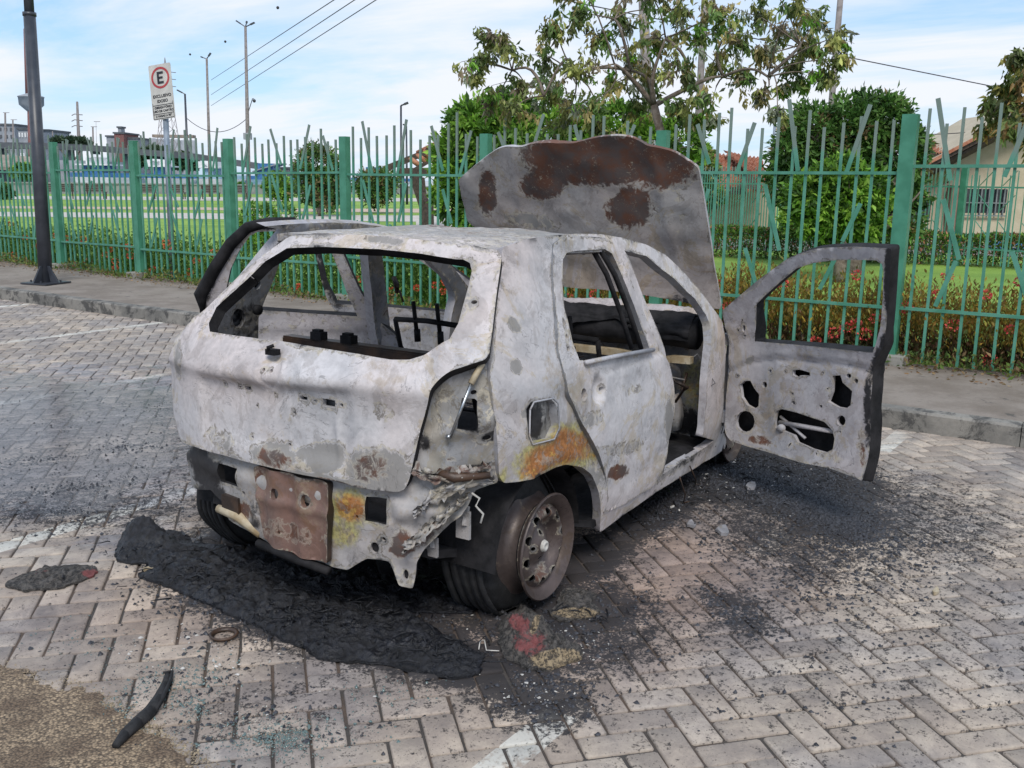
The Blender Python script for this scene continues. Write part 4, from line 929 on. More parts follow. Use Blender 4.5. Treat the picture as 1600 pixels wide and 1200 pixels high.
rot = ang+hz*math.pi/2+rng.normal(0, .012, nb)
cr_, sr_ = np.cos(rot), np.sin(rot)
X = tpl[None, :, 0]*cr_[:, None]-tpl[None, :, 1]*sr_[:, None]+bx_[:, None]+rng.normal(0, .0012, (nb, 1))
Y = tpl[None, :, 0]*sr_[:, None]+tpl[None, :, 1]*cr_[:, None]+by_[:, None]+rng.normal(0, .0012, (nb, 1))
tl = rng.normal(0, .006, (nb, 2)); Z = tpl[None, :, 2]+rng.normal(0, .0012, (nb, 1))+tl[:, :1]*tpl[None, :, 0]+tl[:, 1:]*tpl[None, :, 1]
V = np.stack([X, Y, Z], 2).reshape(-1, 3)
F = []
for r_ in (0, 8):
    for k in range(8): F.append((r_+k, r_+(k+1) % 8, r_+8+(k+1) % 8, r_+8+k))
for (a, b_, c_, d_) in ((0, 1, 2, 7), (7, 2, 3, 6), (6, 3, 4, 5)): F.append((16+a, 16+b_, 16+c_, 16+d_))
F = np.array(F); FF = (F[None]+(np.arange(nb)*24)[:, None, None]).reshape(-1, 4)
PX = proj(V); A = blob(PX, GB)
A[:, 3] = np.repeat(rng.random(nb), 24)
o = struct('parking_pavers', V, FF, PAVER, attrs={'m': A})
struct('paver_bedding', [(-6, -9, -.009), (3.75+.0505*(-7.7), -9, -.009), (kx(22), 22, -.009), (-6, 22, -.009)], [(0, 1, 2, 3)], JOINT)
pl_ = [tuple(gnd(x, y)[:2]) for x, y in [(-420, 590), (-100, 572), (120, 565), (300, 572), (420, 600), (500, 700), (460, 800), (330, 860), (120, 870), (-200, 880), (-420, 850)]]
Vp, Fp = tri_region(resamp(pl_, .08), [], .08); Vp3 = np.c_[Vp, np.full(len(Vp), .0032)]; Ap = blob(proj(Vp3), GB); Ap[:, 3] = 1
struct('puddle', Vp3, Fp, PUDDLE, attrs={'m': Ap})
# exposed-aggregate apron cutting across the corner
edge = [gnd(x, y)[:2] for x, y in [(-260, 1000), (-80, 1026), (0, 1040), (40, 1052), (70, 1072), (110, 1076), (150, 1085), (165, 1110), (205, 1130), (240, 1142), (262, 1165), (285, 1185), (330, 1215), (420, 1260), (560, 1300)]]
ed_ = [edge[0]]
for i in range(len(edge)-1):
    for k in range(1, 11): q = edge[i]+(edge[i+1]-edge[i])*k/10; ed_.append(q+np.array([noise.noise(Vector((q[0]*22, q[1]*22, 1))), noise.noise(Vector((q[0]*22, q[1]*22, 5)))])*.035+rng.normal(0, .003, 2))
ap = [tuple(e)+(.004,) for e in ed_]+[(-3.4, -1.9, .004), (-4.5, -1, .004), (-4.5, 3, .004)]
struct('aggregate_apron', ap, [tuple(range(len(ap)))], AGGR)
# kerb stones
b = MB(); y = -7.0
while y < 24:
    L = .98; x0, x1 = kx(y), kx(y+L)
    z = .135+random.uniform(-.004, .004); g_ = .0025
    b.add([(x0, y+g_, -.05), (x1, y+L-g_, -.05), (x1+.01, y+L-g_, z-.015), (x0+.01, y+g_, z-.015), (x1+.025, y+L-g_, z), (x0+.025, y+g_, z), (x1+.14, y+L-g_, z), (x0+.14, y+g_, z), (x1+.14, y+L-g_, -.05), (x0+.14, y+g_, -.05)],
          [(0, 3, 2, 1), (3, 5, 4, 2), (5, 7, 6, 4), (0, 9, 7, 5, 3), (1, 2, 4, 6, 8)]); y += L
tag(b.build('kerb', KERB), kind='structure')
ys = np.linspace(-9, 30, 60); V = []; F = []
for y in ys:
    for k, x in enumerate(np.linspace(kx(y)+.143, fx(y)+.12+.06*math.sin(y*2.3), 7)): V.append((x, y, .131+.006*noise.noise(Vector((x*2, y*2, 0)))))
for i in range(59):
    for k in range(6): F.append((i*7+k, i*7+k+1, (i+1)*7+k+1, (i+1)*7+k))
struct('sidewalk', V, F, WALK, smooth=True)
# park ground
V = [(fx(-9)-.1, -9, .115), (300, -60, .115), (300, 300, .115), (fx(30)-.1, 300, .115), (fx(30)-.1, 30, .115)]
far_y = 300
struct('ground', [(-900, -900, -.6), (2500, -900, -.6), (2500, 3000, -.6), (-900, 3000, -.6)], [(0, 1, 2, 3)], SOIL)
# lawn reaches the sea wall, which runs across the view
def P2(px, py, z=.12): q = gnd(px, py, z); return (q[0], q[1], z)
wallA, wallB = P2(-700, 302), P2(1000, 304)
def wl(t): return np.array(wallA)*(1-t)+np.array(wallB)*t
lawnV = [(fx(-12)-.02, -12, .12), (90, -60, .12), tuple(wl(1.6)), tuple(wl(1)), tuple(wl(0)), tuple(wl(-.5)), (fx(40)-.02, 60, .12), (fx(30)-.02, 30, .12)]
struct('lawn', lawnV, [tuple(range(8))], LAWN)
def strip(name, top, bot, z, mat):
    V = [P2(x, y, z) for x, y in top]+[P2(x, y, z) for x, y in bot[::-1]]; return struct(name, V, [tuple(range(len(V)))], mat)
strip('path', [(-300, 328), (0, 331), (320, 333), (520, 336), (720, 337), (1000, 338)], [(-300, 336), (0, 338), (320, 342), (520, 345), (720, 347), (1000, 348)], .128, PATHM)
strip('path', [(-300, 319), (0, 322), (320, 324), (480, 326), (700, 326), (1000, 327)], [(-300, 322.5), (0, 325.5), (320, 328), (480, 330.5), (700, 332.5), (1000, 333)], .128, mk_conc('pink_path', (.44, .33, .25), (.5, .39, .3)))
strip('path', [(-300, 304), (0, 306), (420, 308.5), (1000, 311)], [(-300, 309), (0, 311), (420, 314), (1000, 316)], .128, PATHM)
strip('path', [(650, 344), (720, 340), (1000, 339)], [(650, 352), (760, 360), (1000, 372)], .132, PATHM)
# lawn and path behind the second hedge on the right
struct('water', [tuple(wl(-3)[:2]+np.array([0, 2]))+(-.3,), tuple(wl(3)[:2])+(-.3,), tuple(np.array(wl(3)[:2])+FW[:2]*2500+0*RT[:2])+(-.3,), tuple(np.array(wl(-3)[:2])+FW[:2]*2500)+(-.3,)], [(0, 1, 2, 3)], WATER)

# ------------------------------------------------------------------ green fence
fence = empty('metal_fence', (fx(5.4), 5.4, .13))
tag(fence, 'long green painted metal picket fence with crossed offcut bars standing along the sidewalk edge', 'fence')
posts = [22.1, 20.0, 17.9, 15.82, 13.73, 11.65, 9.57, 7.51, 5.40, 3.32, 1.25, -.95, -3.1, -5.2]
fd_dir = Vector((.0755, 1, 0)).normalized(); fn = Vector((fd_dir.y, -fd_dir.x, 0))
fa = math.atan2(fd_dir.y, fd_dir.x)
for y in posts:
    b = MB(); b.rz((fx(y), y, 1.10), (.105 if y > -0.9 else .12, .085, 1.94 if y > -.9 else 2.12), fa); po = b.build('post', GREEN, fence)
    b = MB(); b.rz((fx(y)-.03, y, .165), (.30, .24, .09), fa); b.build('footing', FOOT, po)
def crooked(b, t0, z0, t1, z1, o): b.bar((fx(t0)+o, t0, z0), (fx(t1)+o, t1, z1), .036, .008, up=fn)
for i in range(len(posts)-1):
    ya, yb = posts[i]-.06, posts[i+1]+.06
    sag = [random.uniform(-.02, .02) for _ in range(2)]
    dz = .06 if posts[i] < 2 else (.03 if posts[i] < 6 else 0)
    b = MB(); n_ = 15; cuts = []
    for k in range(n_):
        y = ya+(yb-ya)*(k+.5)/n_+random.uniform(-.01, .01); top = 2.02+dz+random.choice([0, 0, .04, .0, .15, .02])+random.uniform(-.03, .03)
        if k in (2, 7, 12): top += .1
        lean = random.uniform(-.012, .012)
        b.bar((fx(y), y, .16), (fx(y+lean), y+lean, top), .023, .020)
        cuts.append(y)
    # short crossed offcuts at three heights
    for lev, (z0, z1) in enumerate(((1.72, 2.06), (1.12, 1.46), (.66, .96))):
        k = random.choice([1, 2]) if lev != 1 else 2; sgn_ = random.choice([-1, 1])
        while k < n_-1:
            y = cuts[k]; s_ = sgn_*random.uniform(.12, .19); o_ = -.016
            za = z0+random.uniform(-.10, .06); zb = z1+random.uniform(-.05, .16)
            if lev == 0: zb += dz+.04
            if sgn_ > 0: crooked(b, y-s_/2, za, y+s_/2, zb, o_)
            else: crooked(b, y-s_/2, za, y+s_/2, zb, o_)
            sgn_ = -sgn_; k += random.choice([3, 4, 4, 5])
    b.build('picket_panel', GREEN2, fence)
    for z in (1.60+dz*1.6+(.05 if i % 2 else 0), .56+dz*.6+(.10 if 6 > posts[i] > 3 else 0)):
        b = MB(); b.bar((fx(ya)-.014, ya+.02, z+sag[0]), (fx(yb)-.014, yb-.02, z+sag[1]), .022, .026); b.build('rail', GREEN2, fence)

# ------------------------------------------------------------------ hedges along the fence
GRN = [(.10, .21, .03), (.14, .28, .04), (.07, .15, .025), (.20, .34, .05), (.05, .11, .022)]
YEL = [(.22, .29, .05), (.15, .20, .04), (.42, .27, .04), (.36, .19, .035), (.24, .12, .035), (.46, .33, .06), (.16, .18, .035), (.14, .08, .035), (.30, .24, .05), (.38, .23, .04)]
def sprigs(n, y0, y1, w0, w1, hmin, hmax, cols, dens=11, ls=.055, up=.9, low=None):
    """upright leafy stems filling a strip behind the fence"""
    ys_ = rng.uniform(y0, y1, n); off_ = w0+(w1-w0)*rng.random(n); hh = rng.uniform(hmin, hmax, n)
    ph = np.array([noise.noise(Vector((y*1.3, o_*2, 0))) for y, o_ in zip(ys_, off_)]); hh = hh*(1+.35*ph)
    bx2 = 5.59+.0755*(ys_+.97)+off_
    P = []; D = []; Sz = []; C = []; cb_ = pick(n, cols, .2)
    for k in range(dens):
        f_ = (k+rng.random(n))/dens; q = rng.uniform(0, 2*math.pi, n); r_ = .015+.03*rng.random(n)
        lean = rng.normal(0, .05, (n, 2))
        P.append(np.stack([bx2+lean[:, 0]*f_+np.cos(q)*r_, ys_+lean[:, 1]*f_+np.sin(q)*r_, .14+hh*f_], 1))
        D.append(np.stack([np.cos(q), np.sin(q), np.full(n, up)+rng.normal(0, .4, n)], 1)); Sz.append(ls*rng.uniform(.7, 1.3, n))
        lowc = pick(n, low, .2) if low else None
        C.append((lowc if low and (k+.5)/dens < .42 else cb_)*rng.normal(1, .12, (n, 1)).clip(.6, 1.4)*.55+(lowc if low and (k+.5)/dens < .42 else pick(n, cols, .15))*.45)
    return np.vstack(P), np.vstack(D), np.concatenate(Sz), np.vstack(C)
def hedge(label, y0, y1, n, w0, w1, h0, h1, cols, fl, fcol, group=None, **k):
    o = empty('hedge', (fx((y0+y1)/2)+(w0+w1)/2, (y0+y1)/2, .13)); tag(o, label, 'hedge', group)
    P, D, Sz, C = sprigs(n, y0, y1, w0, w1, h0, h1, cols, **k); leafcloud('foliage', P, D, Sz, C, LEAF, o)
    for _ in range(min(60, int((y1-y0)*8))):
        b = MB(); y = random.uniform(y0, y1); x = fx(y)+random.uniform(w0, w1); b.tube([(x, y, .12), (x+random.uniform(-.05, .05), y+random.uniform(-.06, .06), .14+h0)], [.006, .003], 4); b.build('stem', BARK, o)
    for (px, py) in fl:
        c_ = atplane(px, py, (fx(0)+w0-.01, 0), (fx(10)+w0-.01, 10)); n_ = 60; q = rng.normal(size=(n_, 3)); q /= np.linalg.norm(q, axis=1, keepdims=True)
        r_ = .042*random.uniform(.8, 1.25)
        leafcloud('flower_cluster', c_+q*r_*[1, 1, .75], q+[0, 0, .3], .022, pick(n_, fcol, .15), FLOW, o, width=.7)
    return o
RED1 = [(.70, .12, .055), (.78, .19, .09), (.60, .08, .05)]; RED2 = [(.66, .08, .07), (.72, .14, .11), (.55, .06, .06)]
flL = [(16, 350), (23, 398), (39, 371), (57, 385), (88, 368), (105, 372), (130, 374), (165, 398), (174, 390), (181, 408), (193, 386), (200, 386), (204, 400), (180, 418), (260, 379), (296, 425), (307, 408), (262, 385), (238, 420), (335, 395), (410, 440), (462, 450)]
hedge('green hedge with small orange flowers behind the fence, left of the car', 5.2, 17.5, 2600, .10, .75, .35, .62, GRN, flL, RED1)
flM = [(467, 448), (466, 449), (545, 445), (550, 440), (557, 451), (560, 437), (680, 446), (692, 455), (698, 440), (705, 465), (652, 450), (612, 455), (720, 430), (737, 450)]
hedge('green hedge with red flowers seen through the rear window of the car', 2.4, 5.2, 1100, .08, .75, .42, .72, GRN, flM, RED1, dens=13)
flR = [(1118, 445), (1131, 470), (1138, 478), (1210, 465), (1222, 443), (1293, 525), (1303, 520), (1312, 508), (1322, 512), (1330, 512), (1338, 505), (1330, 550), (1350, 522), (1363, 505), (1367, 498), (1368, 515), (1275, 533), (1285, 541), (1310, 545), (1328, 545), (1340, 430), (1385, 440), (1490, 508), (1505, 512), (1540, 460), (1582, 508), (1580, 515), (1576, 505), (1546, 562), (1552, 570), (1480, 432), (1438, 500), (1466, 460), (1100, 470), (1010, 455), (960, 458), (930, 460), (900, 462), (888, 465), (1395, 545), (1415, 480), (1520, 470), (1595, 440)]
hedge('sunburnt orange and brown hedge with red flowers behind the open front door', -3.6, 2.4, 3600, .04, .75, .36, .68, YEL, flR[::2], RED2, dens=13, ls=.045, up=1.6, low=[(.12, .06, .03), (.08, .06, .025), (.18, .10, .045), (.07, .09, .02)])
# leafy fringe in front of the fence foot
o = tag(leafcloud('verge_plants', *(lambda n: (np.c_[5.59+.0755*((yy := rng.uniform(-3.5, 17, n))+.97)-rng.random(n)**2*.22-.02, yy, .135+rng.random(n)*.08*(1+np.sin(yy*3))], rng.normal(size=(n, 3))+[0, 0, 1.0], rng.uniform(.03, .07, n), pick(n, [(.12, .20, .035), (.18, .20, .05), (.20, .13, .06), (.08, .13, .03)], .25)))(5200), LEAF), kind='stuff')
n = 1800; yy = rng.uniform(-3.5, 17, n)
tag(leafcloud('dry_leaf_litter', np.c_[5.59+.0755*(yy+.97)-rng.random(n)**1.6*.5, yy, np.full(n, .139)], np.c_[rng.normal(size=(n, 2)), rng.normal(0, .15, n)], rng.uniform(.02, .05, n), pick(n, [(.25, .15, .07), (.17, .10, .05), (.3, .22, .12)], .3), LEAF), kind='stuff')
# second clipped hedge further in on the right, with its own flowers
def blockhedge(label, A, B, wdt, hgt, n, cols, z0=.12, ls=.07):
    A, B = np.array(A[:2]), np.array(B[:2]); d = B-A; L = np.linalg.norm(d); d /= L; nn = np.array([-d[1], d[0]])
    o = empty('hedge', ((A[0]+B[0])/2, (A[1]+B[1])/2, z0)); tag(o, label, 'hedge')
    t_ = rng.uniform(0, L, n); s_ = rng.uniform(-.5, .5, n)*wdt; z_ = hgt*(1-rng.random(n)**2.2)
    hb = np.array([1+.12*noise.noise(Vector((a*1.1, 3, 0))) for a in t_])
    P = np.c_[A[0]+d[0]*t_+nn[0]*s_, A[1]+d[1]*t_+nn[1]*s_, z0+z_*hb]; leafcloud('foliage', P, rng.normal(size=(n, 3))+[0, 0, .6], ls*rng.uniform(.6, 1.3, n), pick(n, cols, .3), LEAF, o)
    for k in range(int(L*2)): b = MB(); q = A+d*(k+.5)/2; b.tube([(q[0], q[1], z0-.02), (q[0]+.05, q[1], z0+hgt*.7)], [.02, .01], 5); b.build('stem', BARK, o)
    return o
blockhedge('low clipped green hedge dotted with pink flowers, in front of the beige house', gnd(1100, 400, .12), gnd(1800, 425, .12), .9, .60, 26000, GRN+[(.07, .13, .03), (.4, .16, .10)])
strip('path', [(1080, 372), (1700, 385)], [(1080, 388), (1700, 404)], .13, mk_conc('grey_path', (.18, .17, .15), (.22, .2, .18)))

# ------------------------------------------------------------------ poles and sign on this side
lp = empty('lamp_post', tuple(gnd(72, 443, .135))); tag(lp, 'dark grey square steel lamp post with gusseted base plate on the sidewalk, cut off by the top of the picture', 'lamp post')
lp['label'] = 'dark grey steel lamp post with gusseted base plate standing on the sidewalk'
B0 = gnd(72, 443, .135); topd = deep(44, -10, float((B0-CAM)@FW)); topd = B0+(topd-B0)*1.5
mid_ = B0+(topd-B0)*.62
b = MB(); b.tube([tuple(B0), tuple(mid_)], [.088, .078], 16); b.build('pole', DKPOLE, lp, True)
b = MB(); b.tube([tuple(mid_-(0, 0, .04)), tuple(topd)], [.064, .055], 16); b.tube([tuple(mid_-(0, 0, .03)), tuple(mid_+(0, 0, .02))], .088, 16); b.build('upper_pole', DKPOLE, lp, True)
b = MB(); b.box(B0+(0, 0, .012), (.44, .44, .02), Matrix.Rotation(R(12), 3, 'Z'))
for k in range(4):
    a = R(12)+k*math.pi/2; u_ = np.array([math.cos(a), math.sin(a), 0]); s_ = np.array([-math.sin(a), math.cos(a), 0])*.006
    p_ = [B0+u_*.05+(0, 0, .02), B0+u_*.21+(0, 0, .02), B0+u_*.21+(0, 0, .035), B0+u_*.08+(0, 0, .24), B0+u_*.05+(0, 0, .24)]
    b.add([q-s_ for q in p_]+[q+s_ for q in p_], [(0, 1, 2, 3, 4), (9, 8, 7, 6, 5)]+[(i, (i+5), (i+1) % 5+5, (i+1) % 5) for i in range(5)])
    for kk in range(1): b.tube([tuple(B0+u_*.17+s_*14+(0, 0, .02)), tuple(B0+u_*.17+s_*14+(0, 0, .05))], .012, 6)
b.build('base_plate', DKPOLE, lp)

D = 14.2; sgn0 = deep(268, 380, D); sgn0[2] = .12
so_ = empty('parking_sign', tuple(sgn0)); tag(so_, 'white parking sign with red ring and black letter E on a grey pole', 'traffic sign')
stop = deep(259, 188, D)
dirp = (deep(268, 380, D)-stop); dirp /= np.linalg.norm(dirp)
base = stop+dirp*((.1-stop[2])/dirp[2])
b = MB(); b.tube([tuple(base), tuple(stop-dirp*.25)], .042, 12); b.build('pole', GALV, so_, True)
cen = deep(252.7, 143, D-.06)
# board frame: local axes (right, up, towards viewer)
upv = Vector(-dirp).normalized(); toC = Vector(CAM-cen).normalized(); rt = upv.cross(toC).normalized()
rt = (Matrix.Rotation(R(-38), 3, upv) @ rt); upv = (Matrix.Rotation(R(3.5), 3, rt.cross(upv)) @ upv); nv = rt.cross(upv).normalized()
BW, BH = .33, .69
KS = 14.2/12.2

SM = Matrix(((rt.x, upv.x, nv.x, cen[0]), (rt.y, upv.y, nv.y, cen[1]), (rt.z, upv.z, nv.z, cen[2]), (0, 0, 0, 1))) @ Matrix.Scale(KS, 4)
def rrect(w_, h_, r_, n_=5):
    P = []
    for cx, cy, a0 in ((w_/2-r_, h_/2-r_, 0), (-w_/2+r_, h_/2-r_, 90), (-w_/2+r_, -h_/2+r_, 180), (w_/2-r_, -h_/2+r_, 270)):
        for k in range(n_+1): q = R(a0+90*k/n_); P.append((cx+r_*math.cos(q), cy+r_*math.sin(q)))
    return P
def plate_(P, z0, z1):
    n_ = len(P); return [(x, y, z0) for x, y in P]+[(x, y, z1) for x, y in P], [tuple(range(n_))[::-1], tuple(range(n_, 2*n_))]+[(i, (i+1) % n_, n_+(i+1) % n_, n_+i) for i in range(n_)]
def onsign(name, V, F, mat, par): return mesh(name, [tuple(SM @ Vector(v)) for v in V], F, mat, par)
V, F = plate_(rrect(BW, BH, .02), -.004, 0); brd = onsign('sign_board', V, F, SIGNW, so_)
def ring(cx, cy, r0, r1, z, n_=40):
    V = []; F = []
    for k in range(n_):
        q = 2*math.pi*k/n_; V += [(cx+r0*math.cos(q), cy+r0*math.sin(q), z), (cx+r1*math.cos(q), cy+r1*math.sin(q), z)]
    for k in range(n_): F.append((2*k, 2*k+1, 2*((k+1) % n_)+1, 2*((k+1) % n_)))
    return V, F
V, F = ring(0, .175, .108, .135, .003); onsign('red_ring', V, F, REDP, brd)
b = MB()
for (x, y, w_, h_) in ((-.032, .175, .028, .15), (.008, .236, .075, .028), (.004, .175, .062, .026), (.008, .114, .075, .028)): b.box((x, y, .004), (w_, h_, .003))
onsign('letter', b.V, b.F, BLKP, brd); b = MB()
for (x, y, w_, h_) in ((0, -.165, BW-.03, .006), (0, -.275, BW-.03, .006), (-.15, -.235, .005, .2), (.15, -.235, .005, .2), (0, -.333, BW-.03, .005)): b.box((x, y, .003), (w_, h_, .002))
onsign('ruled_frame', b.V, b.F, BLKP, brd)
def text(s, size, x, y, par, mat, Mx, name='lettering'):
    cu = bpy.data.curves.new('t', 'FONT'); cu.body = s; cu.size = size; cu.align_x = 'CENTER'; cu.align_y = 'CENTER'; cu.extrude = .001; cu.offset = .0012
    to = bpy.data.objects.new('t', cu); COL.objects.link(to); bpy.context.view_layer.update()
    me = bpy.data.meshes.new_from_object(to.evaluated_get(bpy.context.evaluated_depsgraph_get())); bpy.data.objects.remove(to)
    me.transform(Mx @ Matrix.Translation((x, y, .003))); me.materials.clear(); me.materials.append(mat); me.name = name
    return link(name, me, par)
for s_, z_, y_ in (('EXCLUSIVO', .052, -.055), ('IDOSO', .052, -.118), ('OBRIGATÓRIO', .038, -.197), ('USO DE CARTÃO', .038, -.242), ('2 VAGAS A 90°', .036, -.304)): text(s_, z_, 0, y_, brd, BLKP, SM)
# ------------------------------------------------------------------ burnt remains on the ground
def GS(x, y): return (x, y, 0.0)
def heap(name, label, cat, out_px, h, mat, res=.012, seed=1, blobs=(), lift=None, rim=.01, rough=1.0, parts=None):
    out = [tuple(gnd(x, y)[:2]) for x, y in out_px]
    ou = resamp(out, res*1.2, .02)
    ou = ou+np.c_[[.02*noise.noise(Vector((p[0]*11, p[1]*11, seed+3))) for p in ou], [.02*noise.noise(Vector((p[0]*11, p[1]*11, seed+5))) for p in ou]]
    ou = ou+np.c_[[.012*noise.noise(Vector((p[0]*40, p[1]*40, seed))) for p in ou], [.012*noise.noise(Vector((p[0]*40, p[1]*40, seed+9))) for p in ou]]
    V, F = tri_region(ou, [], res); c = V.mean(0)
    be = bedges(F); bi = sorted({i for e in be for i in e}); B = V[bi]
    Z = []
    for i, p in enumerate(V):
        d = math.sqrt(((B-p)**2).sum(1).min()); e = 1-math.exp(-d/.05)
        q = Vector((p[0]*7, p[1]*7, seed)); z = h*(.35+.65*abs(noise.fractal(q, 1.0, 2.0, 4))*1.6)*e
        z += rough*(.022*abs(noise.noise(Vector((p[0]*26, p[1]*26, seed))))+.010*noise.noise(Vector((p[0]*70, p[1]*70, seed))))*min(1, d/.02)
        if lift: z += lift(p[0], p[1], d)
        Z.append(max(.004, z+rim*(d < .001)))
    V3 = np.c_[V, Z]; fr = len(V3)
    base = [(V[i][0], V[i][1], .001) for i in bi]; ix = {i: fr+k for k, i in enumerate(bi)}
    faces = [tuple(f) for f in F]+[(b_, a, ix[a], ix[b_]) for a, b_ in be]
    VV = np.vstack([V3, np.array(base)]); A = blob(proj(VV), blobs) if blobs else np.zeros((len(VV), 4))
    o = mesh(name, VV, faces, mat, smooth=True, attrs={'stain': A}); tag(o, label, cat); autosmooth(o, 50); return o
def mk_foam():
    t = NT('charred_foam'); at = t.attr('stain'); sp = t.n('ShaderNodeSeparateColor'); t.l(at.outputs['Color'], sp.inputs[0])
    n1 = t.noise(60, 6, .75, .6); n2 = t.noise(36, 6, .75, .5, w=3.)
    c = t.mix(t.ss(n1, .4, .6), (.018, .017, .017), (.10, .09, .082))
    r_ = t.ss(t.math('ADD', sp.outputs[0], t.math('MULTIPLY', t.math('SUBTRACT', n2, .5), 1.4)), .42, .62)
    c = t.mix(r_, c, t.mix(n1, (.09, .025, .025), (.30, .095, .095)))
    y_ = t.ss(t.math('ADD', sp.outputs[2], t.math('MULTIPLY', t.math('SUBTRACT', n2, .5), 1.4)), .42, .62)
    c = t.mix(y_, c, t.mix(t.ss(n1, .42, .58), (.05, .04, .03), (.34, .26, .16)))
    return t.fin(c, .8, 0, t.bump(n1, .012, 1.0))
FOAM = mk_foam()
heap('melted_bumper', 'large melted black plastic bumper skin spread on the pavers behind the car', 'melted bumper',
     [(182, 858), (196, 836), (222, 829), (250, 832), (283, 832), (300, 846), (352, 880), (420, 905), (480, 925), (560, 945), (640, 962), (700, 995), (760, 1025), (752, 1055), (700, 1060), (650, 1052), (600, 1040), (520, 1035), (480, 1020), (440, 1000), (400, 980), (350, 955), (300, 938), (255, 915), (212, 902), (232, 882), (200, 884), (180, 880)],
     .024, CHAR, res=.0085, seed=3, rough=.9, lift=lambda x, y, d: .10*math.exp(-((x-gnd(225, 850)[0])/.06)**2-((y-gnd(225, 850)[1])/.14)**2)*min(1, d/.02)+.013*abs(math.sin((x*1.2+y*.9)*24+2*noise.noise(Vector((x*6, y*6, 1)))))*min(1, d/.04)+.018*math.exp(-((d-.03)/.02)**2)*max(0, noise.noise(Vector((x*4, y*4, 9)))))
heap('charred_floor_mat', 'black charred sheet under the rear bumper area spread beneath the car tail', 'charred debris',
     [(300, 848), (360, 856), (430, 870), (520, 890), (600, 900), (690, 905), (745, 930), (740, 960), (640, 958), (560, 942), (480, 922), (420, 902), (350, 878)], .03, CHAR, res=.016, seed=8)
heap('burnt_headrest', 'flat black half burnt pad with a red fabric tip lying alone at the left', 'burnt cushion',
     [(4, 915), (20, 905), (45, 896), (70, 888), (110, 886), (140, 888), (152, 896), (140, 906), (120, 912), (100, 918), (70, 924), (30, 925)], .055, FOAM, res=.009, seed=5, blobs=[(142, 897, 14, 9, 0, 'R', .8), (60, 893, 24, 7, 0, 'R', .35)], rough=.7)
heap('burnt_seat_foam', 'charred lump of red and tan seat foam beside the bare rear wheel', 'seat foam',
     [(778, 990), (790, 965), (812, 955), (838, 960), (852, 985), (872, 1000), (902, 1012), (906, 1030), (880, 1043), (850, 1050), (822, 1046), (800, 1036), (782, 1020)], .12, FOAM, res=.008, seed=11, blobs=[(812, 975, 24, 18, 30, 'R', .62), (828, 1005, 32, 24, 10, 'R', .62), (870, 1030, 38, 15, -5, 'B', 1.2), (836, 975, 6, 20, 20, 'B', .9)], rough=1.3)
heap('burnt_mat_scrap', 'curled black and tan scrap lying between the rear wheel and the seat foam', 'charred scrap',
     [(858, 955), (880, 925), (905, 920), (930, 930), (926, 945), (940, 962), (905, 972), (880, 975), (862, 968)], .035, FOAM, res=.010, seed=14, blobs=[(900, 958, 40, 9, 0, 'B', .9)])
heap('soot_pile', 'ring of soot and ash flakes on the pavers near the white bay line', 'ash pile',
     [(762, 1078), (790, 1070), (850, 1068), (900, 1062), (930, 1080), (900, 1110), (880, 1125), (850, 1132), (800, 1118), (770, 1100)], .010, CHAR, res=.012, seed=16, rough=.4) if False else None
# rubber strip
b = MB(); pts = [gnd(x, y, .012) for x, y in [(180, 1166), (195, 1150), (215, 1132), (235, 1112), (248, 1090), (258, 1068), (262, 1052)]]
for i in range(6): b.tube([pts[i]+(0, 0, .006*math.sin(i)), pts[i+1]+(0, 0, .006*math.sin(i+1))], [.010+.010*math.sin((i+.2)/6*math.pi), .010+.010*math.sin((i+1.2)/6*math.pi)], 8)
pt2 = [p+(.012, -.008, .004) for p in pts[3:]]+[gnd(255, 1051, .02)]
b.tube([tuple(p) for p in pt2], [.006, .007, .006, .005, .004], 6)
tag(b.build('rubber_strip', RUBBER, None, True), 'split black rubber seal strip lying on the pavers by the aggregate apron', 'rubber strip')
b = MB(); b.tube([tuple(gnd(x, y, z)) for x, y, z in [(748, 1015, .01), (750, 1002, .03), (757, 1000, .03), (760, 1016, .012), (780, 1017, .012)]], .0022, 5)
tag(b.build('wire_clip', ASHY, None, True), 'thin bent white wire lying beside the red seat foam', 'wire')
b = MB(); b.lathe([(0, .04), (.012, .052), (.016, .045), (.008, .034), (0, .04)], tuple(gnd(350, 995)), 'z', 20)
tag(b.build('charred_ring', DARKB, None, True), 'small charred ring on the pavers left of the melted bumper', 'charred ring')
def flake(px, py, w_, h_, label, mat, name='metal_flake', cat='flake', rz=0.):
    c = gnd(px, py, .004); o_ = circ((0, 0), w_, h_, 9, rz); o_ = [(x*random.uniform(.7, 1.1), y*random.uniform(.7, 1.1)) for x, y in o_]
    V, F = plate_(o_, 0, .006); V = [(x+c[0], y+c[1], z+c[2]+.25*abs(x)*(z > 0)+.01*noise.noise(Vector((x*30, y*30, px)))) for x, y, z in V]
    tag(mesh(name, V, F, mat), label, cat)
flake(1128, 831, .055, .035, 'larger grey curled flake on the pavers beside the sill', INN, rz=.5)
flake(1080, 821, .04, .022, 'smaller grey flake on the pavers beside the sill', INN, rz=.3)
flake(1172, 762, .06, .03, 'grey plate scrap in the soot under the open front door', INN, rz=.2)
flake(1462, 926, .035, .012, 'dry tan leaf alone on the pavers at the right', TAN, 'dry_leaf', 'leaf')
flake(1050, 793, .018, .012, 'small white ash lump on the pavers beside the rear door', ASHY, 'ash_lump', 'ash')
flake(1104, 742, .016, .012, 'white ash crumb in the soot just in front of the sill', ASHY, 'ash_lump', 'ash')
flake(232, 890, .03, .02, 'pale charred crumb on the upper edge of the melted bumper', TAN, 'foam_crumb', 'crumb')
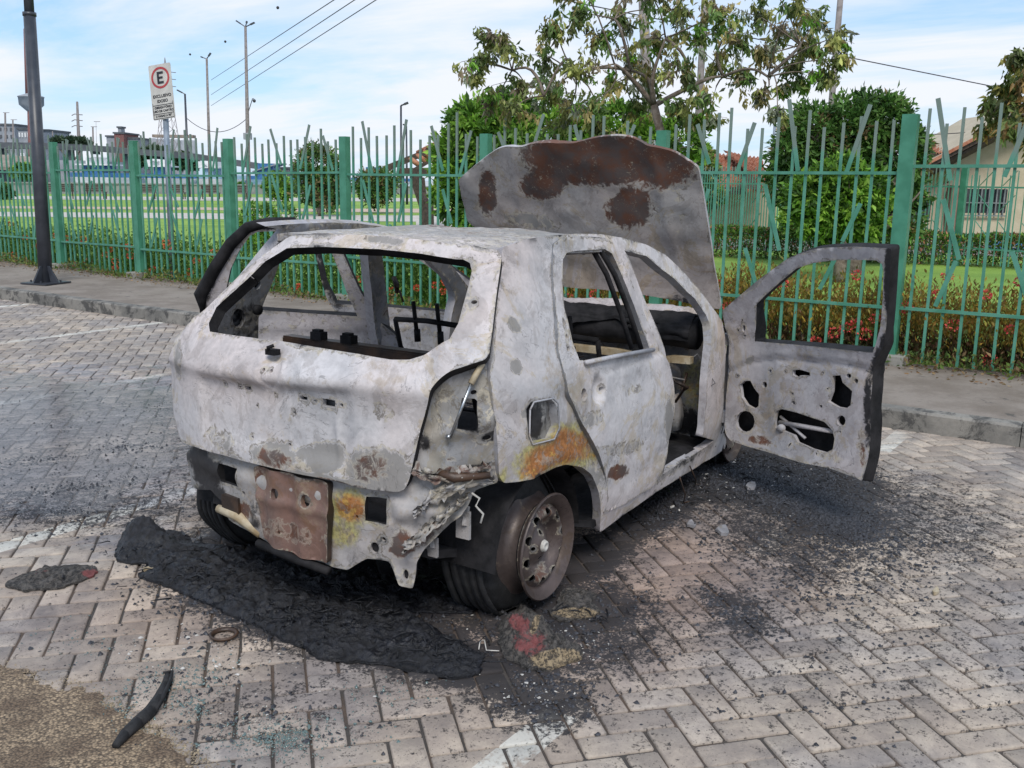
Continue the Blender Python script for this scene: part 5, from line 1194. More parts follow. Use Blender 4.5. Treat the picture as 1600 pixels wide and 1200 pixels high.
for (x0, y0, x1, y1, lab) in ((1062, 745, 1068, 785, 'thin rusty wire hanging under the sill, left of the pair'), (1078, 728, 1086, 758, 'thin rusty wire hanging under the sill, right of the pair')):
    b = MB(); p0 = np.array(atp(x0, y0, 1, -.77)); p1 = gnd(x1, y1, .006); b.tube([tuple(p0), tuple((p0+p1)/2+(.0, -.02, -.02)), tuple(p1), tuple(p1+(.03, -.02, 0))], .0035, 5); tag(b.build('hanging_wire', DARKB, None, True), lab, 'wire')
# grit: charred bits, glass crumbs, ash flecks
def bits(name, zones, mat, smin, smax, flat=.45, z=.0):
    P = []; S_ = []
    for (cx, cy, rx, ry, rot, n_) in zones:
        a = R(rot); q = rng.normal(0, .55, (n_, 2)); x = cx+q[:, 0]*rx*math.cos(a)-q[:, 1]*ry*math.sin(a); y = cy+q[:, 0]*rx*math.sin(a)+q[:, 1]*ry*math.cos(a)
        for i in range(n_):
            if y[i] < 540: continue
            g_ = gnd(x[i], y[i], .0)
            if g_[0] > kx(g_[1])-.02: continue
            P.append(g_)
    P = np.array(P); n_ = len(P); s_ = smin+(smax-smin)*rng.random(n_)**4.0
    base = np.array([(1, 0, 0), (.3, .95, 0), (-.8, .6, 0), (-.8, -.6, 0), (.3, -.95, 0), (.1, 0, 1)])
    V = base[None]*s_[:, None, None]*rng.uniform(.5, 1.2, (n_, 6, 1)); V[:, :, 1] *= rng.uniform(.35, 1, (n_, 1)); V[:, :, 2] *= flat
    q = rng.uniform(0, 6.28, n_); c_, s2 = np.cos(q)[:, None], np.sin(q)[:, None]
    x = V[:, :, 0]*c_-V[:, :, 1]*s2; y = V[:, :, 0]*s2+V[:, :, 1]*c_; V = np.stack([x, y, V[:, :, 2]], 2)+P[:, None]+[0, 0, .0005+z]
    F = np.array([(0, 1, 5), (1, 2, 5), (2, 3, 5), (3, 4, 5), (4, 0, 5)]); FF = (F[None]+(np.arange(n_)*6)[:, None, None]).reshape(-1, 3)
    V[:, 5, 2] *= rng.uniform(.5, 2.2, n_); return tag(mesh(name, V.reshape(-1, 3), FF, mat), kind='stuff')
GRIT = simple('char_grit', (.010, .010, .013), (.055, .056, .065), 90, .5, 0, .3)
bits('charred_crumbs', [(150, 660, 200, 70, 0, 1100), (120, 780, 190, 60, 0, 1600), (230, 720, 90, 60, 0, 900), (60, 720, 60, 8, -5, 500), (140, 760, 80, 8, -8, 600), (190, 700, 60, 8, -5, 500), (80, 800, 70, 10, -4, 600), (250, 640, 40, 10, 0, 300), (330, 960, 160, 50, 15, 900), (600, 960, 240, 60, 8, 2200), (1200, 750, 130, 42, 8, 14000), (1290, 795, 80, 32, 20, 9000), (1330, 820, 140, 55, 15, 4500), (1050, 775, 70, 30, -35, 3000), (1050, 770, 110, 50, -30, 1600), (900, 960, 120, 70, 0, 1600), (860, 1085, 80, 40, 0, 900), (1250, 890, 200, 80, 15, 2200), (1400, 860, 220, 90, 5, 1200), (1000, 1000, 200, 80, 0, 350), (500, 870, 200, 40, 5, 1300), (250, 1050, 200, 70, 0, 350), (430, 1120, 220, 60, 0, 450), (1150, 960, 60, 25, 35, 500), (1300, 1050, 300, 120, 0, 500)], GRIT, .0015, .014, .5)
def mk_glass():
    t = NT('broken_glass'); n_ = t.noise(60, 3); return t.fin(t.mix(n_, (.03, .055, .052), (.15, .21, .20)), .12, 0, None, .8)
GLS = mk_glass()
bits('glass_crumbs', [(280, 1060, 90, 30, -10, 500), (190, 1120, 60, 40, 0, 350), (430, 1150, 120, 40, 0, 700), (600, 1090, 90, 30, 0, 120), (120, 1010, 90, 40, 0, 160), (440, 1155, 45, 18, 0, 350), (300, 1105, 30, 20, 0, 200)], GLS, .0025, .007, .7)
bits('ash_flakes', [(850, 1090, 60, 20, 0, 60), (300, 1010, 120, 30, 0, 60), (600, 960, 200, 40, 0, 60), (1180, 750, 140, 40, 0, 160), (900, 1010, 60, 30, 0, 60), (400, 1040, 200, 60, 0, 60), (200, 760, 200, 90, 0, 30)], ASHY, .003, .013, .4)

# tangle of thin curled strips, threads and flakes lying on the melted plastic and under the car
b = MB()
for (cx, cy, rx, ry, n_) in ((330, 900, 130, 26, 60), (520, 965, 150, 30, 90), (680, 1010, 80, 26, 40), (600, 920, 140, 30, 40), (1200, 750, 120, 35, 60), (1050, 780, 80, 30, 25), (900, 950, 60, 30, 20), (300, 850, 90, 16, 25)):
    for _ in range(n_):
        x, y = cx+rng.normal(0, .5)*rx, cy+rng.normal(0, .5)*ry; p = gnd(x, y, .03 if x < 760 and y > 850 else .006); q = rng.uniform(0, 6.28); L = rng.uniform(.02, .09); bend = rng.normal(0, .6)
        P = [p+np.array([math.cos(q+bend*t)*L*t, math.sin(q+bend*t)*L*t, .012*math.sin(t*3.1)*rng.random()+.004*t]) for t in (0, .35, .7, 1)]
        b.tube([tuple(v) for v in P], [rng.uniform(.0012, .004)]*3+[.001], 4)
tag(b.build('charred_strips', CHAR, None, True), kind='stuff')

TANG = simple('sand_grit', (.13, .10, .065), (.36, .29, .20), 60, .9)
bits('sand_grit', [(60, 1062, 90, 14, 8, 900), (170, 1105, 60, 14, 30, 700), (240, 1145, 50, 14, 40, 700), (300, 1180, 50, 12, 30, 500), (-60, 1035, 90, 12, 8, 300)], TANG, .0015, .006, .6)
# ------------------------------------------------------------------ park, trees, houses and harbour beyond the fence
def m2(D): return D/FOC                                  # metres per photo pixel at depth D
def at_base(px, py, z=.12): q = gnd(px, py, z); return q, float((q-CAM)@FW)
HX = np.array([RT[0], RT[1], 0]); HX /= np.linalg.norm(HX)      # level direction across the view
HF = np.array([FW[0], FW[1], 0]); HF /= np.linalg.norm(HF)
va = math.atan2(HX[1], HX[0])
def limb(b, A, B, r0, r1, wob=.08, n=6):
    A, B = np.array(A), np.array(B); P = []; L = np.linalg.norm(B-A)
    o = rng.normal(0, 1, 3)*wob*L
    for i in range(n+1): t = i/n; P.append(A+(B-A)*t+o*math.sin(t*math.pi)+np.array([0, 0, .12*L*math.sin(t*math.pi)])*(.6))
    b.tube([tuple(p) for p in P], [r0+(r1-r0)*i/n for i in range(n+1)], 6); return P
def crown(name, clumps, n, ls, cols, par, droop=0., var=.22, shell=.55, width=.42):
    """clumps: (centre, (rx,ry,rz)); leaves gather in tufts so gaps and dark hollows stay"""
    P = []; D = []; S_ = []; C = []; tot = sum(r_[0]*r_[1]*r_[2] for _, r_ in clumps)**1
    for c, r_ in clumps:
        k = max(20, int(n*(r_[0]*r_[1]*r_[2])/tot)); q = rng.normal(size=(max(6, k//14), 3)); q /= np.linalg.norm(q, axis=1, keepdims=True)
        rad = shell+(1-shell)*rng.random(len(q))**.5
        rad *= 1+.22*np.array([noise.noise(Vector(v*2.2)+Vector(c)) for v in q])
        tc_ = np.array(c)+q*np.array(r_)*rad[:, None]; cc = pick(len(q), cols, var)
        idx = rng.integers(0, len(q), k); tr = min(r_)*.22
        p = tc_[idx]+rng.normal(0, tr*.55, (k, 3)); d = q[idx]*.7+rng.normal(0, .6, (k, 3)); d[:, 2] -= droop
        P.append(p); D.append(d); S_.append(ls*rng.uniform(.65, 1.3, k)); C.append(cc[idx]*rng.normal(1, .10, (k, 1)))
    return leafcloud(name, np.vstack(P), np.vstack(D), np.concatenate(S_), np.vstack(C).clip(.003, .9), LEAF, par, width=width)
def tree(label, base, clumps, n, ls, cols, tr=.12, group=None, name='tree', cat='tree', **k):
    o = empty(name, tuple(base)); tag(o, label, cat, group)
    b = MB(); top = np.mean([c for c, _ in clumps], 0)
    fork = np.array(base)+(top-np.array(base))*.45
    b.tube([tuple(np.array(base)-(0, 0, .1)), tuple((np.array(base)+fork)/2+rng.normal(0, tr*.5, 3)), tuple(fork)], [tr*1.25, tr, tr*.8], 8)
    for c, r_ in clumps:
        P = limb(b, fork, c, tr*.55, tr*.2)
        for _ in range(3): limb(b, P[3], np.array(c)+rng.normal(0, .55, 3)*np.array(r_), tr*.22, tr*.06, n=4)
    b.build('trunk', BARK, o, True); crown('crown', clumps, n, ls, cols, o, **k); return o
def cl(px, py, rpx, D, sy=1.0, dz=0., rd=None): return (deep(px, py, D+dz), (rpx*m2(D), (rd or rpx)*m2(D), rpx*sy*m2(D)))
G_B = [(.13, .28, .03), (.19, .36, .045), (.09, .20, .025), (.26, .44, .06), (.05, .11, .02)]
G_D = [(.06, .14, .03), (.09, .19, .04), (.035, .08, .02), (.12, .23, .045), (.22, .18, .08)]
G_O = [(.27, .29, .09), (.34, .36, .11), (.18, .22, .07), (.36, .30, .12), (.15, .25, .07), (.27, .30, .21), (.14, .21, .06), (.33, .27, .18)]
# round clipped trees
q, D = at_base(500, 338); tree('larger round clipped dark green tree on the lawn left of the fence post', q, [cl(497, 262, 34, D), cl(518, 290, 26, D), cl(484, 292, 24, D), cl(508, 308, 22, D)], 9000, .16, G_D, .10, 'clipped park trees')
q, D = at_base(590, 334); tree('smaller ball-shaped dark green tree right of the larger round tree', q, [cl(588, 292, 27, D), cl(602, 284, 20, D), cl(576, 286, 19, D)], 7000, .15, G_D, .08, 'clipped park trees')
q, D = at_base(432, 322); tree('small light green round shrub on the lawn between the camera pole and the round tree', q, [cl(432, 290, 19, D, 1.1), cl(443, 300, 14, D)], 4500, .15, G_B, .06, name='shrub', cat='shrub')
q, D = at_base(36, 300); tree('bright green shrub by the sea wall at the far left', q, [cl(38, 268, 16, D, .7), cl(22, 268, 8, D, .7)], 2500, .25, G_B, .12, name='shrub', cat='shrub')
q, D = at_base(6, 312); tree('dark low shrub at the left edge of the park', q, [cl(4, 300, 14, D, .8)], 2000, .2, G_D, .1, name='shrub', cat='shrub')
q, D = at_base(380, 302); tree('tiny green shrub at the foot of the tall camera pole', q, [cl(378, 292, 7, D, .9)], 900, .25, G_B, .08, name='shrub', cat='shrub')
q = gnd(412, 392, .12); D = float((q-CAM)@FW); tree('leafy bright green shrub just behind the fence above the opened rear door', q, [cl(405, 345, 34, D, .75), cl(440, 338, 22, D, .8), cl(380, 350, 20, D, .8), cl(415, 372, 40, D, .6)], 6500, .075, G_B, .03, name='shrub', cat='shrub')
# big fresh-green tree beside the kiosk
D = 15.; base = deep(770, 345, D); base[2] = .12
tree('broad bright green tree behind the fence between the kiosk and the raised hood', base, [cl(750, 205, 46, D), cl(795, 190, 42, D), cl(725, 250, 44, D), cl(790, 255, 60, D), cl(712, 310, 32, D), cl(760, 320, 50, D), cl(730, 175, 20, D), cl(700, 215, 22, D)], 17000, .13, G_B, .12)
D = 16.5; base = deep(945, 345, D); base[2] = .12
tree('bright green tree whose top shows just above the raised hood', base, [cl(860, 205, 42, D), cl(915, 215, 44, D), cl(965, 205, 42, D), cl(1010, 225, 38, D), cl(1065, 215, 34, D), cl(940, 270, 60, D), cl(1080, 260, 24, D)], 13000, .13, G_B, .12)
# tree with drooping scorched leaves just behind the fence
D = 10.6; base = deep(1037, 380, D); base[2] = .12
wt = empty('tree', tuple(base)); tag(wt, 'tall open tree with drooping olive and browned leaves over the raised hood', 'tree')
CL = [(760, 60, 26), (748, 95, 24), (790, 75, 26), (742, 118, 14), (775, 155, 26), (820, 130, 36), (800, 170, 34), (850, 90, 36), (872, 50, 32), (862, 150, 40), (900, 110, 38), (905, 20, 34), (935, 60, 34), (880, 190, 26), (925, 165, 34), (960, 130, 36), (975, 30, 36), (985, 85, 36), (990, 165, 36), (1020, 130, 34), (1030, 60, 38), (1050, 15, 34), (1065, 110, 38), (1085, 60, 38), (1100, 150, 30), (1115, 95, 36), (1120, 20, 38), (1150, 60, 40), (1160, 115, 30), (1185, 25, 40), (1195, 85, 36), (1225, 50, 36), (1240, 15, 34), (1240, 100, 26), (1275, 30, 32), (1270, 75, 30), (1300, 60, 24), (1320, 92, 20), (1255, 130, 18), (1225, 135, 14), (1110, 190, 22), (1085, 185, 18), (1060, 165, 20), (940, 195, 26), (1190, 150, 14), (1285, 120, 22), (1215, 175, 12), (1000, -20, 50), (1100, -30, 60), (1200, -30, 50), (900, -20, 40)]
b = MB(); fork = deep(1022, 165, D)
b.tube([tuple(base-(0, 0, .1)), tuple(deep(1040, 300, D)), tuple(deep(1034, 215, D)), tuple(fork)], [.075, .062, .05, .042], 9)
def droopy(b, fork, D, mainpts, CL, pal):
    mains = []
    for (x, y, dz) in mainpts:
        t_ = deep(x, y, D+dz); s0 = fork if len(mains) < 4 else min(mains, key=lambda m_: np.linalg.norm(m_-t_)); limb(b, s0, t_, .032 if len(mains) < 4 else .02, .012, .10); mains.append(t_)
    P = []; DD = []; SS = []; CC = []
    for (x, y, r_) in CL:
        c = deep(x, y, D+rng.uniform(-.9, .9)); s0 = min(mains, key=lambda m_: np.linalg.norm(m_-c)); limb(b, s0, c, .010, .005, .08, 5)
        rr = r_*m2(D)
        for _ in range(int(6+r_/5)):
            tip = c+rng.normal(0, .42, 3)*rr*[1, 1, .8]*1.35; limb(b, c, tip, .004, .002, .05, 3)
            k = rng.integers(14, 26); t_ = rng.random(k)**.8; cc = pick(1, pal, .25)
            P.append(c+(tip-c)*(.35+.65*t_[:, None])+rng.normal(0, .025, (k, 3))); d = rng.normal(0, .55, (k, 3)); d[:, 2] -= 1.0; DD.append(d); SS.append(rng.uniform(.05, .115, k)); CC.append(cc*rng.normal(1, .2, (k, 1)).clip(.5, 1.6)+0*d)
    return np.vstack(P), np.vstack(DD), np.concatenate(SS), np.vstack(CC).clip(.01, .8)
PD = droopy(b, fork, D, ((985, 110, .2), (1040, 60, -.2), (960, 100, -.3), (1130, 120, .3), (900, 120, .2), (1080, 150, -.3), (1200, 120, -.2), (850, 150, -.2), (1150, 40, 0), (960, 30, .3), (800, 110, 0), (1250, 70, .2)), CL, G_O+G_O+G_B[:1])
b.build('trunk', BARK, wt, True)
leafcloud('crown', *PD, LEAF, wt, width=.38, fold=.5)
# leafy tree entering at the right edge
D = 8.6; base = deep(1760, 420, D); base[2] = .12
rt_ = empty('tree', tuple(base)); tag(rt_, 'tree with drooping green and rusty leaves reaching in at the right edge of the picture', 'tree')
b = MB(); fork = deep(1690, 190, D); b.tube([tuple(base-(0, 0, .1)), tuple(deep(1730, 300, D)), tuple(fork)], [.10, .08, .06], 9)
PD = droopy(b, fork, D, ((1650, 160, 0), (1700, 100, .2), (1620, 120, .2), (1640, 190, -.2), (1740, 120, .2), (1660, 60, 0)), [(1590, 92, 22), (1600, 125, 34), (1575, 140, 26), (1552, 165, 20), (1590, 165, 34), (1560, 190, 20), (1540, 200, 12), (1600, 200, 30), (1625, 95, 34), (1640, 140, 40), (1640, 190, 40), (1680, 110, 50), (1700, 160, 60), (1740, 100, 60), (1780, 160, 60), (1660, 50, 40), (1720, 30, 50), (1620, 225, 16)], [(.28, .26, .07), (.14, .20, .05), (.34, .22, .08), (.20, .26, .08), (.10, .13, .04)])
b.build('trunk', BARK, rt_, True); leafcloud('crown', *PD, LEAF, rt_, width=.38, fold=.5)
# dense two-tone tree on the right
D = 17.; base = deep(1330, 400, D); base[2] = .12
tree('large dense dark green tree with browned tips behind the fence at the right', base, [cl(1270, 210, 46, D, dz=.8), cl(1330, 195, 50, D, dz=.8), cl(1380, 190, 42, D, dz=.8), cl(1240, 240, 40, D, dz=.8), cl(1225, 285, 32, D, dz=.8), cl(1400, 240, 46, D, dz=.8), cl(1430, 220, 24, D, dz=.8), cl(1320, 250, 60, D, dz=1), cl(1395, 300, 40, D, dz=1), cl(1265, 320, 44, D, dz=1), cl(1430, 300, 26, D, dz=1.), cl(1415, 345, 26, D, dz=1.)], 24000, .13, G_D[:4]*3+[(.08, .18, .035), (.12, .22, .045), (.24, .17, .08)], .16)
D = 15.3; base = deep(1310, 405, D); base[2] = .12
tree('rounded bright green tree standing in front of the large dense tree at the right', base, [cl(1310, 300, 48, D), cl(1270, 310, 38, D), cl(1350, 310, 40, D), cl(1300, 345, 44, D, .7), cl(1250, 345, 24, D), cl(1345, 350, 34, D, .7), cl(1320, 275, 30, D)], 13000, .12, G_B, .09)
D = 24.; base = deep(1112, 345, D); base[2] = .12
tree('thin yellow-green tree beside the small tiled house', base, [cl(1100, 270, 22, D), cl(1112, 305, 16, D), cl(1096, 240, 14, D)], 2500, .16, G_B+G_O, .06)

# ---- lamps, poles, wires
def vpole(name, label, cat, px0, py0, px1, py1, D, r0, r1, mat, group=None, z0=None):
    A = deep(px0, py0, D); B = deep(px1, py1, D); d = B-A; base = A+d*((.12-A[2])/d[2]) if z0 is None else A
    o = empty(name, tuple(base)); tag(o, label, cat, group); b = MB(); b.tube([tuple(base), tuple(B)], [r0, r1], 10); b.build('pole', mat, o, True); return o, B
def lampheads(o, B, arms):
    for (dx_, dz_, L) in arms:
        b = MB(); e = B+HX*dx_+np.array([0, 0, dz_]); b.tube([tuple(B), tuple(e)], .04, 6); d = (e-B)/np.linalg.norm(e-B); b.bar(tuple(e), tuple(e+d*L), .22, .09); b.build('lamp_head', DKPOLE, o)
gl = 'street lamps in the park'
o, B = vpole('street_lamp', 'tallest twin-armed street lamp with grey box and camera arm', 'street lamp', 389, 310, 383.5, 42, 70., .17, .09, CONCP, gl); lampheads(o, B, [(-.35, .22, .35), (.35, .16, .35), (.08, .25, .15)])
b = MB(); c = deep(387, 213, 69.7); b.box(tuple(c), (.5, .5, .45), Matrix.Rotation(va, 3, 'Z')); b.build('junction_box', GREYB, o)
b = MB(); a0 = deep(388, 175, 70); a1 = deep(394.5, 154, 70); b.tube([tuple(a0), tuple(a1), tuple(a1+HX*.1)], .03, 5); b.lathe([(-.16, .02), (-.12, .10), (0, .12), (.06, .08), (.1, 0)], tuple(a1+HX*.12-np.array([0, 0, .12])), 'z', 10); b.build('surveillance_camera', DKPOLE, o, True)
o, B = vpole('street_lamp', 'street lamp second from the tall camera pole with one short bracket head', 'street lamp', 329, 306, 323, 92, 75., .13, .08, CONCP, gl); lampheads(o, B, [(-.3, .1, .15), (.15, .2, .3)])
o, B = vpole('street_lamp', 'shortest street lamp standing right beside the parking sign', 'street lamp', 296, 309, 289, 147, 72., .11, .07, DKPOLE, gl); lampheads(o, B, [(-.2, .1, .4)])
o, B = vpole('street_lamp', 'slim single-armed street lamp left of the timber kiosk', 'street lamp', 627, 331, 626.5, 165, 45., .06, .045, DKPOLE, gl); lampheads(o, B, [(.15, .06, .2)])
o, B = vpole('street_lamp', 'small distant street lamp just right of the slim kiosk lamp', 'street lamp', 636, 320, 635, 197, 60., .08, .05, DKPOLE, gl); lampheads(o, B, [(-.1, .05, .12)])
gp = 'concrete utility poles behind the trees'
vpole('utility_pole', 'thick concrete utility pole rising in the middle of the drooping tree', 'utility pole', 1018, 330, 1003, -60, 26., .17, .13, CONCP, gp)
vpole('utility_pole', 'thinner concrete utility pole at the right side of the drooping tree', 'utility pole', 1084, 330, 1104, -60, 28., .12, .09, CONCP, gp)
vpole('utility_pole', 'leaning grey utility pole above the large dense tree', 'utility pole', 1285, 330, 1318, -60, 24., .085, .07, CONCP, gp)
vpole('utility_pole', 'thin pole standing in the gap left of the large dense tree', 'utility pole', 1200, 330, 1213, 165, 30., .05, .04, GALV, gp)
def wire(label, A, B, sag=.5, r=.012, n=14):
    A, B = np.array(A), np.array(B); b = MB(); b.tube([tuple(A+(B-A)*t-np.array([0, 0, sag*4*t*(1-t)])) for t in np.linspace(0, 1, n)], r, 5, False); return tag(b.build('overhead_cable', WIRE, None, True), label, 'cable', 'overhead cables')
wire('uppermost of the three parallel cables crossing the sky at the left', deep(540, -12, 40), deep(330, 125, 110), .0, .022)
wire('middle of the three parallel cables crossing the sky at the left', deep(572, -12, 40), deep(330, 148, 110), .0, .022)
wire('lowest of the three parallel cables crossing the sky at the left', deep(606, -12, 40), deep(330, 165, 110), .0, .022)
wire('cable sagging between the lamp by the sign and the camera pole', deep(292, 185, 72), deep(388, 183, 70), 1.0, .025)
wire('long thin cable running across the sky at the right above the fence', deep(820, -12, 26), deep(1700, 165, 30), .0, .016)
wire('lower of the two short cables right of the dense tree', deep(1440, 210, 30), deep(1700, 168, 30), .2, .014)
for (x, y, r_, lab) in ((434, 12, 2.0, 'black round speck highest in the sky'), (352, 65, 1.6, 'black round speck above the middle street lamp'), (297, 85, 1.4, 'black round speck nearest the parking sign')):
    b = MB(); D = 40.; rr = r_*m2(D)*1.25; c = deep(x, y, D); b.lathe([(-rr, .002), (-rr*.7, rr*.7), (0, rr), (rr*.7, rr*.7), (rr, .002)], tuple(c), 'z', 10); tag(b.build('cable_marker_ball', BLKP, None, True), lab, 'marker ball', 'black specks in the sky')

# ---- benches along the path
bs = []
for x in (79, 104, 152, 232, 276, 330, 373): bs.append((x, 310+x*.004))
def bench(px, py):
    q, D = at_base(px, py, .13); o = empty('park_bench', tuple(q), va); r_ = lambda v: tuple(np.array(q)+HX*v[0]-HF*v[1]+np.array([0, 0, v[2]]))
    b = MB(); 
    for k in range(4): b.bar(r_((-.6, -.18+.12*k, .43)), r_((.6, -.18+.12*k, .43)), .09, .03)
    b.build('seat', TIMB, o); b = MB()
    for k in range(4): b.bar(r_((-.6, .24-.02*k, .52+.11*k)), r_((.6, .24-.02*k, .52+.11*k)), .03, .09)
    b.build('backrest', TIMB, o)
    for s in (-.5, .5): b = MB(); b.bar(r_((s, -.2, 0)), r_((s, -.2, .43)), .06, .05); b.bar(r_((s, .2, 0)), r_((s, .26, .95)), .06, .05); b.build('leg', TIMB, o)
    return o
nm = ['first', 'second', 'third', 'fourth', 'fifth', 'sixth', 'seventh']
bn = ['leftmost dark bench of the row beside the sea wall', 'second dark bench from the left in the row beside the sea wall', 'dark bench right of the first tall green fence post by the sea wall', 'dark bench just left of the parking sign pole', 'dark bench just right of the parking sign pole', 'dark bench left of the third fence post', 'dark bench farthest right, by the tall camera pole']
for (x, y), l_ in zip(bs, bn): o = bench(x, y); tag(o, l_, 'bench', 'dark benches in a row by the sea wall')
# sea wall
b = MB()
for t0 in np.linspace(-1.2, 2.2, 35):
    A, B = wl(t0), wl(t0+.1); b.bar((A[0], A[1], .45), (B[0], B[1], .45), .35, .95)
    b.bar((A[0], A[1], .95), (B[0], B[1], .95), .5, .10)
tag(b.build('sea_wall', mk_conc('sea_wall_concrete', (.26, .26, .27), (.33, .33, .33), (.18, .18, .18), .6)), 'long low grey concrete sea wall behind the benches', 'wall')

# ---- harbour boats
def boat(label, x0, x1, ytop0, ytop1, D, hull, band, roofm, decks=2):
    zt0, zt1 = deep(x0, ytop0, D)[2], deep(x1, ytop1, D)[2]; A = deep(x0, 300, D); B = deep(x1, 300, D); A[2] = B[2] = -.3
    d = B-A; L = np.linalg.norm(d[:2]); ux = d/L; uy = np.array([-ux[1], ux[0], 0]); o = empty('ferry_boat', tuple((A+B)/2)); tag(o, label, 'boat', 'boats moored in the harbour')
    w_ = 4.5; P = lambda s, t_, z: tuple(A+ux*s+uy*t_+np.array([0, 0, z]))
    hh = 1.7; b = MB(); out = [(0, w_/2), (1.5, 0), (L-2.5, 0), (L, w_/2), (L-2.5, w_), (1.5, w_)]; inn = [(1.2, w_/2), (2.2, .4), (L-3, .4), (L-1.5, w_/2), (L-3, w_-.4), (2.2, w_-.4)]
    V = [P(s, t_, 0) for s, t_ in inn]+[P(s, t_, hh) for s, t_ in out]; b.add(V, [(5, 4, 3, 2, 1, 0), (6, 7, 8, 9, 10, 11)]+[(i, (i+1) % 6, 6+(i+1) % 6, 6+i) for i in range(6)]); b.build('hull', hull, o)
    b = MB(); V = [P(s, t_, hh+.003) for s, t_ in out]+[P(s, t_, hh+.45) for s, t_ in out]; b.add(V, [(6, 7, 8, 9, 10, 11), (5, 4, 3, 2, 1, 0)]+[(i, (i+1) % 6, 6+(i+1) % 6, 6+i) for i in range(6)]); b.build('hull_band', band, o)
    z = hh+.45; tot = max(1.5, min(zt0, zt1)+.3-z); hd_ = tot/decks
    for k in range(decks):
        s0, s1 = 2.4+k*1.2, L-3.4-k*1.8; b = MB(); c = A+ux*(s0+s1)/2+uy*w_/2+np.array([0, 0, z+hd_/2]); b.box(tuple(c), (s1-s0, w_-1-.4*k, hd_), Matrix.Rotation(math.atan2(ux[1], ux[0]), 3, 'Z')); dk = b.build('deck_house', hull if k else band, o)
        b = MB(); nw = int((s1-s0)/1.1)
        for i in range(nw): c = A+ux*(s0+.6+i*1.1)+uy*(.48+.2*k)+np.array([0, 0, z+hd_*.55]); b.box(tuple(c), (.5, .1, hd_*.3), Matrix.Rotation(math.atan2(ux[1], ux[0]), 3, 'Z'))
        b.build('window_row', GLASSD, dk)
        z += hd_; b = MB(); c0 = A+ux*(s0-.6)+uy*w_/2; c1 = A+ux*(s1+.8)+uy*w_/2; zz = (z+.06) if k < decks-1 else None
        b.bar(tuple(c0+np.array([0, 0, zz or zt0+.3+.02])), tuple(c1+np.array([0, 0, zz or max(z, zt1+.3)+.02])), w_-.2, .14, up=(0, 0, 1)); b.build('deck_roof', roofm, o)
    return o
boat('long white riverboat with a blue band behind the second fence post, at the left', 92, 212, 241, 258, 100., WHITE, BLUE, WHITE, 2)
boat('white riverboat with blue lower deck behind the parking sign pole', 205, 300, 252, 258, 106., WHITE, BLUE, WHITE, 2)
boat('pale blue riverboat moored between the lamp poles', 286, 378, 260, 264, 112., WHITE, LBLUE, WHITE, 2)
boat('low blue and white boat moored right of the tall camera pole', 372, 470, 268, 270, 120., LBLUE, BLUE, GREYB, 1)
boat('farthest right small white boat, between the round trees and the kiosk', 545, 640, 284, 285, 140., WHITE, BLUE, WHITE, 1)
b = MB(); c = deep(20, 262, 130); b.box((c[0], c[1], c[2]-2), (26, 10, 6), Matrix.Rotation(va, 3, 'Z')); w1_ = deep(18, 243, 130)
b.build; sh = empty('harbour_shed', (c[0], c[1], 0)); tag(sh, 'brown roofed harbour shed at the far left behind the fence', 'building'); b.build('wall', GREYB, sh)
b = MB(); A_ = deep(-80, 236, 128); B_ = deep(66, 246, 128); C_ = deep(70, 262, 118); D_ = deep(-80, 258, 118); b.add([A_, B_, C_, D_]+[p-np.array([0, 0, .4]) for p in (A_, B_, C_, D_)], [(0, 1, 2, 3), (7, 6, 5, 4), (0, 4, 5, 1), (1, 5, 6, 2), (2, 6, 7, 3), (3, 7, 4, 0)]); b.build('roof', ROOFB, sh)
# dock gangway / bridge deck line
b = MB(); pts = [deep(-200, 226, 150), deep(70, 228, 150), deep(150, 232, 150), deep(300, 244, 150), deep(420, 262, 150)]
for i in range(4): b.bar(tuple(pts[i]), tuple(pts[i+1]), 2.5, .9)
for x, y in ((-100, 228), (0, 229), (60, 229), (110, 231), (150, 233), (200, 237), (250, 241)): c = deep(x, y, 150); b.bar((c[0], c[1], -1), tuple(c), .8, .8)
tag(b.build('harbour_ramp', GREYD), 'long dark raised dock ramp sloping down towards the boats', 'ramp')

# ---- far skyline
def block(label, x0, x1, y0, D, mat, yb=285, wins=0, name='building', dep_=12, roof=None, roofm=None, wm=None):
    A = deep(x0, y0, D); B = deep(x1, y0, D); W_ = np.linalg.norm((B-A)[:2]); c = (A+B)/2; zt = c[2]; o = empty(name, (c[0], c[1], 0)); tag(o, label, 'building')
    b = MB(); b.box((c[0]+HF[0]*dep_/2, c[1]+HF[1]*dep_/2, (zt-1)/2), (W_, dep_, zt+1), Matrix.Rotation(va, 3, 'Z')); b.build('wall', mat, o)
    b = MB(); b.box((c[0]+HF[0]*dep_/2, c[1]+HF[1]*dep_/2, zt+.25), (W_+.6, dep_+.6, .5), Matrix.Rotation(va, 3, 'Z')); b.build('parapet', roofm or GREYD, o)
    if wins:
        nx_, nz = wins
        for i in range(nx_):
            for j in range(nz):
                b = MB(); s = (i+.5)/nx_-.5; p = c+HX*W_*s; b.box((p[0]-HF[0]*.05, p[1]-HF[1]*.05, zt-(j+.5)*zt/nz*.8), (W_/nx_*.5, .3, zt/nz*.35), Matrix.Rotation(va, 3, 'Z')); b.build('window', wm or GREYD, o)
    return o
block('grey flat topped apartment block at the far left edge', -14, 22, 196, 260., GREYB, wins=(4, 6))
block('small speckled block left of the tall red chimney', 28, 46, 203, 250., GREYB, wins=(4, 4), wm=WHITE)
block('pale green grey block right of the tall red chimney', 63, 76, 205, 250., GREYB)
block('grey silo building left of the dull red tower', 166, 181, 214, 300., GREYB)
block('grey silo building right of the dull red tower', 190, 215, 217, 300., GREYB)
